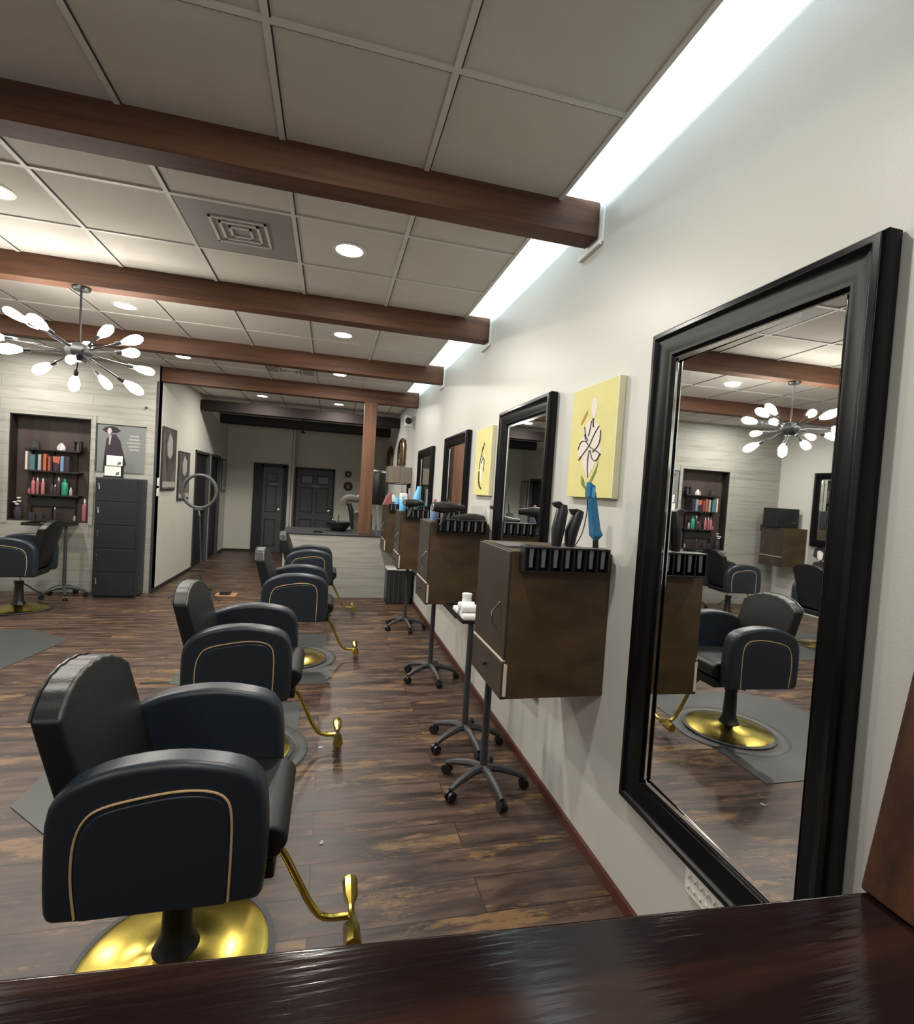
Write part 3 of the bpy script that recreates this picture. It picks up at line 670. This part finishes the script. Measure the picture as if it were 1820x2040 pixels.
# bin under last cabinet
t = thing('waste_bin', 'dark ribbed bin with white liner at the foot of the counter', 'bin', (.93, 6.82, 0))
k = MB().box(-.16, .16, -.14, .14, 0, .45); 
k.build('body', 'locker', t, bevel=.008)
k = MB()
for i in range(5): k.box(-.14+i*.062, -.122+i*.062, -.150, -.138, .03, .40)
k.build('rib', 'darkgrey', t)
MB().box(-.165, .165, -.145, .145, .448, .47).build('liner_rim', 'white', t, bevel=.004)

# ------------------------------------------------------------------ locker with cards
t = thing('locker_cabinet', 'tall narrow dark locker with a column of small locks', 'locker', (-2.45, 7.0, 0))
MB().box(-.23, .23, -.14, .145, .02, 1.43).build('body', 'locker', t, bevel=.008)
MB().box(-.21, .21, -.12, .13, 0, .02).build('plinth', 'plastic', t, smooth=False)
for i in range(5):
    z = .03+i*.28
    dd = MB().box(-.215, .215, -.147, -.138, z+.005, z+.272).build('door', 'locker', t, bevel=.002, seg=1)
    k = MB().lathe([(0, -.165), (.010, -.163), (.010, -.147)], (-.185, 0, z+.20), 10, 'y').tube([(-.185, -.158, z+.19), (-.18, -.16, z+.14)], .006, 6)
    k.build('lock_key', 'chrome', dd)
def counter_card(z, x, label):
    t = thing('display_card', label, 'card', (x, 6.97, z), 0, 'white cards standing on the locker')
    MB().box(-.085, .085, -.004, .004, 0, .12).build('card', 'paper', t, smooth=False)
    k = MB(); k.prism([(.03, .01), (.07, .02), (.07, .05), (.04, .045)], -.0055, -.004, 'y')
    k.build('print', 'greyp', t, smooth=False)
    return t
counter_card(1.452, -2.545, 'lower white printed card standing on the dark locker')
counter_card(1.575, -2.53, 'upper white printed card above the other on the locker')
t = thing('card_rack', 'black rack on the locker holding two white cards', 'rack', (-2.54, 6.990, 1.43))
MB().box(-.10, .10, -.03, .02, 0, .02).box(-.10, .10, .0, .006, 0, .27).box(-.10, .10, -.028, -.004, .140, .146).build('frame', 'blackm', t, smooth=False)

# poster with hatted woman (flat, framed by the shiplap)
t = thing('hat_poster', 'grey poster of a person in a wide hat above the dark locker', 'poster', (-2.53, 7.16, 1.50))
MB().box(-.26, .26, -.010, -.002, 0, .57).build('sheet', 'poster', t, smooth=False)
k = MB().box(-.27, -.26, -.014, 0, 0, .58).box(-.27, .27, -.014, 0, .57, .58); k.build('frame_edge', 'shelf', t, smooth=False)
MB().prism([(-.19, 0), (-.18, .20), (-.16, .40), (-.11, .46), (-.06, .46), (-.01, .38), (.03, .22), (.06, .10), (.03, .06), (.02, 0)], -.0125, -.010, 'y').build('cloak', 'ink', t, smooth=False)
MB().prism([(-.21, .51), (-.17, .545), (-.11, .56), (-.05, .545), (-.01, .505), (-.05, .48), (-.16, .475)], -.0125, -.010, 'y').build('hat', 'shelf', t, smooth=False)
MB().prism([(-.155, .50), (-.14, .535), (-.115, .53), (-.105, .49), (-.125, .455), (-.145, .465)], -.0145, -.0125, 'y').build('face', 'skin', t, smooth=False)
MB().prism([(-.135, .45), (-.105, .45), (-.12, .33), (-.135, .33)], -.0145, -.0125, 'y').build('scarf', 'pale', t, smooth=False)
k = MB()
for i, (a, b) in enumerate(((.09, .19), (.08, .20), (.06, .21), (.08, .20), (.09, .20))): k.box(a, b, -.0125, -.010, .44-i*.042, .462-i*.042)
k.build('print_bars', 'pale', t, smooth=False)
# photo of hatted figure on left wall seen in mirror
t = thing('portrait_print', 'light print of a dark-haired figure on the left wall, seen in mirror', 'poster', (XL, 6.28, .66), PI)
MB().box(-.010, -.002, -.24, .24, 0, .40).build('sheet', 'pale', t, smooth=False)
MB().prism([(-.14, .24), (-.12, .36), (-.03, .40), (.06, .35), (.08, .24), (.0, .18)], -.0125, -.010, 'x').build('hair', 'ink', t, smooth=False)
MB().prism([(-.06, .22), (-.07, .32), (-.02, .34), (.03, .30), (.02, .22), (-.02, .19)], -.0145, -.0125, 'x').build('face', 'paper', t, smooth=False)
MB().prism([(-.18, 0), (-.12, .15), (0, .19), (.12, .15), (.16, 0)], -.0125, -.010, 'x').build('garment', 'ink', t, smooth=False)
# posters on the corridor wall
for (a, b, z0, z1, lab) in ((7.34, 7.93, 1.30, 2.13, 'tall dark framed portrait print beside the shiplap corner'), (8.09, 8.66, 1.15, 1.86, 'dark framed portrait print behind the ring lamp'), (11.08, 11.5, 1.25, 1.90, 'pale print on the corridor wall beyond the dark doorways')):
    t = thing('framed_print', lab, 'picture', (-2.14, (a+b)/2, z0), 0, 'prints along the corridor wall')
    h, w_ = z1-z0, b-a
    MB().box(0.002, .02, -w_/2, w_/2, 0, h).build('frame', 'shelf', t, smooth=False)
    MB().box(.019, .022, -w_/2+.02, w_/2-.02, .02, h-.02).build('print', 'photo' if a < 11 else 'ventg', t, smooth=False)
    MB().box(.0215, .024, -w_/2+.03, w_/2-.03, .04, h*.14).build('caption_strip', 'pale', t, smooth=False)
    MB().prism([(-.10, h*.55), (-.12, h*.75), (-.02, h*.92), (.11, h*.82), (.12, h*.6), (.02, h*.5)], .0215, .0235, 'x').build('face', 'ventg' if a > 7.5 else 'pale', t, smooth=False)
for z in (1.23, 1.36):
    t = thing('wall_switch', 'white switch plate by the corridor corner, %s one' % ('upper' if z > 1.3 else 'lower'), 'switch', (-2.14, 7.26, z), 0, 'white switch plates')
    MB().box(0, .008, -.04, .04, 0, .10).build('plate', 'white', t, bevel=.002); MB().box(.008, .014, -.012, .012, .03, .07).build('toggle', 'cream', t)
t = thing('corner_hook', 'small dark knob on the shiplap wall above the poster', 'hook', (-2.27, 7.16, 2.32))
MB().lathe([(0, -.03), (.012, -.028), (.012, 0)], n=10, axis='y').build('peg', 'shelf', t)

# ------------------------------------------------------------------ ring lamp
t = thing('ring_lamp', 'grey ring lamp on a thin stand in front of the dark doorways', 'lamp', (-1.53, 7.0, 0))
MB().tube([(-.06+.195*math.cos(2*PI*i/40), .0, 1.325+.205*math.sin(2*PI*i/40)) for i in range(41)], .021, 10, cap=False).build('ring', 'ring', t)
MB().box(-.11, -.01, -.02, .02, 1.09, 1.125).build('ring_mount', 'ring', t, bevel=.006)
MB().tube([(-.06, 0, 1.10), (-.045, 0, 1.02)], .010, 8).build('tilt_joint', 'chrome', t)
MB().tube([(-.045, 0, 1.04), (0, 0, .30), (0, 0, .10)], [.008, .010, .012], 8).build('pole', 'darkgrey', t)
for a in (200, 320, 80):
    MB().tube([(0, 0, .16), (.36*math.cos(R(a)), .36*math.sin(R(a)), .008)], .008, 6).build('leg', 'blackm', t)
t = thing('floor_box', 'small dark box on a wooden board on the corridor floor', 'box', (-1.24, 7.08, 0))
MB().box(-.13, .13, -.10, .10, .001, .018).build('board', 'woodtan', t, bevel=.003)
MB().box(-.07, .05, -.05, .06, .018, .06).build('case', 'shelf', t, bevel=.004)

# ------------------------------------------------------------------ niche shelf and goods
t = thing('shelf_rack', 'black three-tier shelf rack hanging in the dark wooden niche', 'shelf', (-3.27, 7.225, 0))
for z in (1.72, 1.465, 1.18): MB().box(-.29, .29, -.055, .07, z-.018, z).build('shelf', 'shelf', t, bevel=.002, seg=1)
for x in (-.25, -.03, .22): MB().box(x-.008, x+.008, .045, .070, .88, 1.72).build('upright', 'shelf', t, smooth=False)
MB().box(-.25, .22, .04, .065, 1.03, 1.13).build('back_rail', 'shelf', t, smooth=False)
def bottle(x, z, h, r, m_, cap, label, group='bottles on the niche shelves', y=7.22, kind='bottle'):
    t = thing('bottle', label, 'bottle', (x, y, z+.0005), 0, group)
    MB().lathe([(0, 0), (r*.95, 0), (r, .006), (r, h*.68), (r*.8, h*.76), (r*.38, h*.80), (r*.38, h*.84), (0, h*.84)], n=16).build('body', m_, t)
    MB().lathe([(r*.42, h*.82), (r*.42, h*.97), (r*.3, h), (0, h)], n=12).build('cap', cap, t)
    return t
def book(x, z, w_, h, m_, label):
    o = MB().box(-w_/2, w_/2, -.05, .04, 0, h).build('product_box', m_, bevel=.002, seg=1, loc=(x, 7.225, z+.0005))
    tag(o, label, 'box', 'slim boxes on the middle niche shelf')
book(-3.535, 1.465, .022, .215, 'cream', 'slim cream box at the left end of the middle shelf')
book(-3.475, 1.465, .055, .185, 'teal', 'blue-grey box second from the left on the middle shelf')
book(-3.40, 1.465, .030, .19, 'pale', 'pale grey slim box left of the orange one')
book(-3.345, 1.465, .028, .20, 'orange', 'slim orange-red box on the middle shelf')
book(-3.30, 1.465, .022, .17, 'rose', 'thin mauve box right of the orange one')
book(-3.165, 1.465, .035, .185, 'pblue', 'slim blue box right of the patterned packet')
book(-3.115, 1.465, .050, .185, 'ink', 'black box at the right end of the middle shelf')
t = thing('patterned_packet', 'orange and white patterned packet on the middle niche shelf', 'packet', (-3.235, 7.22, 1.4655))
MB().prism([(-.03, 0), (.03, 0), (.04, .11), (.035, .18), (-.04, .18), (-.035, .11)], -.02, .02, 'y').build('packet', 'ink', t, bevel=.004)
MB().prism([(-.035, .11), (.03, .09), (.04, .175), (-.038, .178)], -.022, -.019, 'y').build('front_print', 'orange', t, smooth=False)
for (x, h, r, m_, cp, lab) in ((-3.515, .07, .015, 'rose', 'rose', 'tiny rose bottle at the left end of the lower shelf'), (-3.475, .20, .020, 'pink', 'pink', 'tall pink bottle at the left of the lower shelf'),
        (-3.43, .195, .018, 'rose', 'white', 'rose bottle with white cap on the lower shelf'), (-3.375, .19, .019, 'pink', 'paper', 'pink bottle with pale cap, right of the rose one'),
        (-3.28, .14, .020, 'ink', 'ink', 'small black bottle in the middle of the lower shelf'), (-3.245, .12, .017, 'ink', 'paper', 'short black bottle with light cap, middle of the lower shelf'),
        (-3.21, .21, .022, 'ink', 'paper', 'tall black bottle with white top on the lower shelf'), (-3.145, .20, .034, 'green', 'green', 'wide green bottle on the lower shelf'),
        (-3.08, .095, .015, 'pale', 'paper', 'small silver bottle at the right end of the lower shelf')):
    bottle(x, 1.18, h, r, m_, cp, lab)
bottle(-2.925, NZ0+.012, .27, .026, 'pink', 'paper', 'tall pink bottle standing at the right corner of the niche')
bottle(-3.24, NZ0+.012, .15, .016, 'ink', 'chrome', 'small black bottle with chrome top on the niche floor')
bottle(-3.03, NZ0+.012, .07, .012, 'pale', 'chrome', 'tiny silver bottle on the niche floor near the pink bottle')
t = thing('wicker_ornament', 'dark arched wicker ornament on the top shelf of the niche', 'ornament', (-3.47, 7.22, 1.7205))
MB().prism([(-.045, 0), (.045, 0), (.045, .07)]+[(.045*math.cos(R(a)), .07+.045*math.sin(R(a))) for a in range(30, 151, 30)]+[(-.045, .07)], -.02, .02, 'y').build('arch', 'wicker', t, bevel=.004)
MB().prism([(-.025, .012), (.03, .012), (.025, .07), (0, .085), (-.025, .07)], -.023, -.019, 'y').build('inset', 'doorp', t)
t = thing('crystal_ornament', 'white pointed crystal on the top shelf of the niche', 'ornament', (-3.195, 7.22, 1.7205))
MB().lathe([(.04, 0), (.045, .03), (.032, .06), (.012, .085), (0, .09)], n=7).build('crystal', 'crystal', t)
MB().tube([(0, -.045, .02), (0, -.03, .075)], .003, 5).build('dark_vein', 'ink', t)
t = thing('lantern', 'small black box lantern at the right end of the top shelf', 'lantern', (-3.02, 7.225, 1.7205))
MB().box(-.04, .04, -.03, .03, 0, .008).box(-.04, .04, -.03, .03, .112, .12).box(-.04, -.03, -.03, .03, 0, .12).box(.03, .04, -.03, .03, 0, .12).build('frame', 'ink', t, smooth=False)
MB().tube([(0, 0, .008), (0, 0, .09)], .012, 10).build('candle', 'greyp', t)
t = thing('flower_vase', 'black vase with white flowers in the left corner of the niche', 'vase', (-3.625, 7.225, NZ0+.0125))
MB().lathe([(0, 0), (.035, 0), (.045, .05), (.04, .11), (.025, .15), (.03, .16)], n=16).build('vase', 'ink', t)
for (a, b, c_) in ((-.025, -.02, .19), (.02, -.02, .20), (0, -.025, .165), (.005, .0, .24)):
    MB().lathe([(0, -.006), (.018, .0), (.024, .012), (.012, .016), (0, .010)], (a, b, c_), 8).build('blossom', 'paper', t)
MB().tube([(0, 0, .14), (.005, 0, .24)], .003, 5).build('stem', 'leafg', t)
for i, x in enumerate((-3.49, -3.41)):
    t = thing('photo_frame', 'small black frame on the niche floor, %s one' % ('left' if i == 0 else 'right'), 'frame', (x, 7.24, NZ0+.0125), 0, 'small frames on the niche floor')
    MB().box(-.032, .032, -.006, .006, 0, .08).build('frame', 'darkgrey', t, bevel=.002); MB().box(-.024, .024, -.0075, -.005, .008, .072).build('picture', 'ink', t, smooth=False)
# sill tray with tools
t = thing('tool_tray', 'slim dark tray of combs and scissors on the stand before the niche', 'tray', (-3.16, 6.96, .8390))
MB().box(-.12, .12, -.11, .11, 0, .012).build('tray', 'blackm', t, bevel=.003)
MB().tube([(-.08, -.05, .017), (.06, -.07, .017)], .004, 6).build('comb', 'woodtan', t); MB().tube([(-.02, .04, .017), (.10, .02, .017)], .004, 6).build('scissors', 'chrome', t)

# ------------------------------------------------------------------ chandelier
HB = Vector((-1.67, 3.96, 2.28))
t = thing('chandelier', 'black starburst chandelier with glowing clear bulbs on long arms', 'chandelier', tuple(HB))
MB().lathe([(0, .424), (.055, .424), (.055, .414), (.045, .402), (0, .40)], n=24).build('canopy', 'blackm', t)
MB().tube([(0, 0, .04), (0, 0, .41)], .007, 8).build('stem', 'blackm', t)
MB().lathe([(0, -.07), (.045, -.062), (.078, -.025), (.082, .01), (.062, .045), (.025, .06), (0, .062)], n=7).build('hub', 'gunmetal', t)
tips = [(-.44, -.05, .03), (-.30, .10, .17), (-.26, -.16, .14), (-.10, -.26, .09), (-.06, .24, .09), (.09, .12, .17), (.29, 0, .11), (.20, .24, .08), (.39, -.06, -.08), (.27, .12, -.17), (.20, -.14, -.19), (.08, -.28, -.10), (-.08, .14, -.17), (-.22, .06, -.11), (-.31, -.12, -.05)]
CL = (2, 8, 10, 11)
for i, p in enumerate(tips):
    p = Vector(p); u = p.normalized(); L_ = p.length
    a_ = MB().tube([u*.04, u*(L_-.075)], .0055, 8).build('arm', 'gunmetal', t)
    MB().tube([u*(L_-.085), u*(L_-.045)], .014, 10).build('socket', 'blackm', a_)
    MB().tube([u*(L_-.045), u*(L_-.035), u*(L_-.015), u*(L_+.025), u*(L_+.060), u*(L_+.080), u*(L_+.090)], [.013, .016, .025, .034, .031, .019, .005] if i not in CL else [.013, .015, .022, .028, .028, .020, .006], 14).build('bulb', 'bulbclear' if i in CL else 'bulb', a_)
    if i in CL: MB().tube([u*(L_-.03), u*(L_+.005), u*(L_+.035)], [.006, .009, .005], 6).build('filament', 'bulbdim', a_)
p = Vector((.20, -.30, .0)); u = p.normalized(); a_ = MB().tube([u*.04, u*.26], .0055, 8).build('arm', 'gunmetal', t); MB().tube([u*.25, u*.29], .014, 10).build('socket', 'blackm', a_)

# ------------------------------------------------------------------ tools on the stations
# nearest cabinet: two clippers, blue flat iron, cords
for i, (x, tilt, lab) in enumerate(((.868, .10, 'black hair clipper standing in the rack, left and taller one'), (.925, .20, 'black hair clipper standing in the rack, right one'))):
    t = thing('hair_clipper', lab, 'hair clipper', (x, 1.86, 1.319), 0, 'black hair clippers in the rack')
    h = .165 if i == 0 else .145
    MB().tube([(0, 0, 0), (.004, 0, h*.4), (tilt*.10+.006, 0, h*.85), (tilt*.18, 0, h)], [.019, .026, .023, .017], 10).build('body', 'plastic', t)
    q = -1 if i == 0 else 1
    MB().prism([(-.03, h+.005), (.0, h+.012), (.03, h-.012), (.024, h-.028), (-.016, h-.010)] if i == 0 else [(-.01, h+.004), (.02, h+.006), (.045, h-.018), (.04, h-.026), (.0, h-.016)], -.014, .014, 'y').build('clipper_head', 'plastic', t, bevel=.003)
t = thing('flat_iron', 'blue flat iron standing upright in the tool rack', 'hair straightener', (1.035, 1.86, 1.319))
MB().tube([(.005, 0, 0), (.003, 0, .03)], .012, 8).build('cord_sleeve', 'plastic', t)
MB().tube([(.003, 0, .028), (.004, 0, .05), (-.004, 0, .07), (-.022, 0, .17), (-.030, 0, .22)], [.008, .028, .024, .020, .018], 4).build('handle', 'blue', t)
MB().prism([(-.046, .20), (-.024, .20), (-.020, .245), (-.048, .262)], -.015, .015, 'y').build('plate_tip', 'blue', t, bevel=.003)
MB().box(-.036, -.022, -.0165, -.012, .20, .24).build('bright_panel', 'lblue', t)
MB().tube(smoothpath([(-.045, 0, .19), (-.043, 0, .14), (-.055, 0, .06), (-.075, 0, .02), (-.09, 0, .0)]), .0022, 6).build('cord', 'plastic', t)
tag(MB().tube(smoothpath([(.78, 2.0, 1.297), (.84, 2.1, 1.297), (.90, 1.98, 1.297), (.95, 2.08, 1.297), (1.0, 1.97, 1.297), (.9, 1.94, 1.30)]), .005, 6).build('power_cord', 'plastic'), 'coiled black cord lying on top of the nearest cabinet', 'cord')
tag(MB().prism(rrect(-.06, .06, -.09, .09, .01), 0, .004, 'z').build('lace_cloth', 'greyp', loc=(.78, 2.12, 1.2925)), 'small grey cloth on the left of the nearest cabinet top', 'cloth')
# second cabinet
def dryer(x, y, z, rz, m_, label, s_=1):
    t = thing('hair_dryer', label, 'hair dryer', (x, y, z), rz, 'hair dryers on the stations')
    MB().tube([(-.11*s_, 0, .05*s_), (-.05*s_, 0, .05*s_), (.03*s_, 0, .05*s_), (.08*s_, 0, .05*s_), (.13*s_, 0, .05*s_)], [.030*s_, .040*s_, .038*s_, .026*s_, .022*s_], 14).build('barrel', m_, t)
    MB().tube([(0, 0, .03*s_), (-.02*s_, 0, -.02*s_), (-.04*s_, 0, -.08*s_)], [.018*s_, .016*s_, .014*s_], 10).build('handle', m_, t)
    MB().lathe([(0, -.112*s_), (.026*s_, -.112*s_), (.030*s_, -.105*s_)], (0, 0, .05*s_), 14, 'x').build('intake_grille', 'chrome', t)
    return t
dryer(.79, 3.49, 1.35, .2, 'plastic', 'black hair dryer with silver intake hanging on the second cabinet')
dryer(1.0, 3.66, 1.262, PI+.25, 'plastic', 'long black hair dryer lying across the second cabinet rack', 1.1)
bottle(.72, 3.62, .16, .03, 'pblue', 'pink', 'pale blue bottle on the left corner of the second cabinet', None, y=3.64)
for o in [o for o in C.objects if o.get('label') == 'pale blue bottle on the left corner of the second cabinet']: o.location = (.735, 3.66, 1.291)
t = thing('notice_stand', 'white framed card standing at the wall on the second cabinet', 'card', (1.07, 3.72, 1.292))
MB().box(-.05, .05, -.004, .004, 0, .13).build('card', 'paper', t, bevel=.002); MB().box(-.035, .035, -.006, -.004, .02, .05).build('print', 'greyp', t)
t = thing('magazine_rack', 'slim grey and white holder on the wall under the far painting', 'holder', (D-.001, 3.45, 1.28))
MB().box(-.03, 0, -.05, .05, 0, .19).build('holder', 'ventg', t, bevel=.002); MB().box(-.034, -.03, -.045, .045, .13, .15).build('slot', 'plastic', t)
t = thing('comb_cup', 'small glass cup of combs at the back of the second cabinet', 'cup', (.86, 3.85, 1.2915))
MB().lathe([(0, 0), (.035, 0), (.038, .08), (.035, .08), (.032, .006), (0, .006)], n=16).build('cup', 'greyp', t)
MB().tube([(0, 0, .01), (.02, 0, .15)], .005, 6).build('comb', 'plastic', t)
# third cabinet
dryer(.80, 5.07, 1.33, .5, 'plastic', 'black hair dryer on the third cabinet')
dryer(.90, 5.22, 1.41, 1.2, 'lblue', 'light blue hair dryer standing on the third cabinet')
for o in [o for o in C.objects if o.get('label') == 'light blue hair dryer standing on the third cabinet']: o.rotation_euler = (0, R(-78), .3)
t = thing('spray_bottle', 'white and blue spray bottle at the left of the third cabinet', 'bottle', (.72, 5.25, 1.2915))
MB().lathe([(0, 0), (.032, 0), (.034, .08), (.015, .12), (.013, .14), (0, .14)], n=16).build('body', 'lblue', t)
MB().box(-.02, .03, -.012, .012, .14, .175).build('spray_head', 'white', t, bevel=.004)
t = thing('pink_bag', 'translucent pink bag on top of the farthest cabinet', 'bag', (.73, 6.76, 1.2915))
MB().prism([(-.07, 0), (.10, .0), (.11, .06), (.06, .15), (.02, .17), (-.02, .13)], -.06, .06, 'y').build('bag', 'rose', t, bevel=.012)
MB().prism([(.05, .05), (.11, .06), (.07, .15), (.04, .14)], -.065, -.058, 'y').build('highlight_label', 'paper', t)  # pale patch on the right side of the bag
t = thing('towel_stack', 'white folded towel standing on the farthest cabinet', 'towel', (.93, 6.74, 1.2915))
MB().box(-.05, .05, -.06, .06, 0, .17).build('towel', 'white', t, bevel=.02)
bottle(.835, 1.291, .13, .030, 'lblue', 'lblue', 'light blue bottle between the pink bag and the white towel', None, y=6.645)
t = thing('mirror_panel', 'pale grey-green comb board leaning beside the white towel', 'board', (1.01, 6.70, 1.2915))
MB().box(-.02, .02, -.05, .05, 0, .24).build('board', 'ventg', t, bevel=.004)
# bottles at second mirror reflection zone: on tray of stand 1 are towels etc.
t = thing('towel_bundle', 'bundle of rolled white towels and cups on the tray stand', 'towel', (.903, 3.02, .7435))
for (x, y, z, l) in ((-.06, -.10, .025, .1), (-.05, -.02, .025, .1), (-.06, .06, .025, .1), (.03, -.08, .025, .1), (-.055, -.06, .070, .1), (-.055, .02, .070, .1), (-.06, .12, .025, .1)):
    MB().tube([(x-l/2, y, z), (x+l/2, y, z)], .024, 12).build('rolled_towel', 'white', t, bevel=.004)
MB().box(-.01, .09, -.12, -.05, .05, .14).build('towel_pack', 'white', t, bevel=.012)
MB().lathe([(.012, -.0525-.07), (.028, -.0525-.07), (.028, -.125)], (.04, 0, .10), 16, 'y').build('blue_mark', 'blue', t)
t = thing('white_jar', 'round white jar on the tray stand beside the towels', 'jar', (.90, 3.22, .7425))
MB().lathe([(0, 0), (.03, 0), (.032, .07), (.028, .08), (.03, .11), (0, .115)], n=16).build('jar', 'white', t)
MB().lathe([(.031, .085), (.033, .11), (.0, .116)], n=16).build('lid', 'paper', t)
t = thing('cloth_pile', 'crumpled white and pink cloth on the tray beyond the second cabinet', 'cloth', (.905, 4.27, .7425))
v = []; random.seed(3)
k = MB().lathe([(0, 0), (.09, 0), (.10, .02), (.07, .045), (.03, .06), (0, .065)], n=9)
k.v = [(x+random.uniform(-.015, .015), y+random.uniform(-.02, .02), z+random.uniform(0, .02) if z > .01 else 0) for x, y, z in k.v]
k.build('cloth', 'paper', t, sub=1)
MB().box(-.10, -.05, -.06, .02, .03, .045).build('pink_fold', 'crystal', t, bevel=.005)
# left wall cabinet top (seen in mirror)
t = thing('black_case', 'black case standing on the left wall cabinet, seen in the big mirror', 'case', (-4.38, 6.80, 1.2915))
MB().box(-.20, .20, -.14, .14, 0, .30).build('case', 'plastic', t, bevel=.01); MB().box(-.12, -.02, -.146, -.14, .08, .09).build('handle', 'chrome', t)
# low wall plate under the big mirror
t = thing('wall_register', 'white embossed plate low on the wall under the big mirror', 'vent', (D, 1.18, .33))
MB().prism(rrect(-.13, .13, 0, .11, .02), -.02, 0, 'x').build('plate', 'white', t, bevel=.004)
k = MB()
for i in range(9):
    for j in range(3):
        y = -.105+i*.026; z = .02+j*.032
        k.tube([(-.022, y-.008, z), (-.024, y, z+.012), (-.022, y+.008, z)], .003, 5)
k.build('embossing', 'cream', t)
# scraps on the floor
tag(MB().prism([(-.012, -.006), (.01, -.008), (.014, .004), (0, .01), (-.012, .005)], .0003, .004, 'z').build('paper_scrap', 'paper', loc=(.02, 2.97, 0)), 'tiny white scrap on the floor right of the second chair', 'scrap')
tag(MB().prism([(-.008, -.012), (.004, -.01), (.008, .01), (-.002, .013)], .0003, .004, 'z').build('hair_clip', 'pale', loc=(.04, 2.16, 0)), 'tiny pale clip on the floor beyond the near footrest', 'clip')

# ------------------------------------------------------------------ foreground ledge and leaning post
t = thing('ledge_counter', 'dark lacquered wooden ledge across the bottom of the picture', 'ledge', (0, 0, 0))
MB().prism([(-1.8, .595), (.74, .462), (D-.01, .442), (D-.01, .12), (-1.8, .12)], 1.005, 1.05, 'z').build('top', 'ledge', t, bevel=.006, seg=3)
MB().box(-1.75, D-.012, .20, .32, .0, 1.005).build('support_panel', 'leanpost', t, smooth=False)
lp = MB(); z0 = 1.052
def lx(z): return .648+(z-1.05)*.195
x1 = .20
lp.add([(lx(z0), .468, z0), (lx(z0)+x1, .468, z0), (lx(z0)+x1, .34, z0), (lx(z0), .34, z0), (lx(2.5), .468, 2.5), (lx(2.5)+x1, .468, 2.5), (lx(2.5)+x1, .34, 2.5), (lx(2.5), .34, 2.5)],
       [(0, 1, 2, 3), (4, 5, 6, 7), (0, 1, 5, 4), (1, 2, 6, 5), (2, 3, 7, 6), (3, 0, 4, 7)])
tag(lp.build('side_post', 'leanpost', bevel=.004, seg=2), 'reddish-brown wooden post at the right edge, rising from the ledge', 'post')
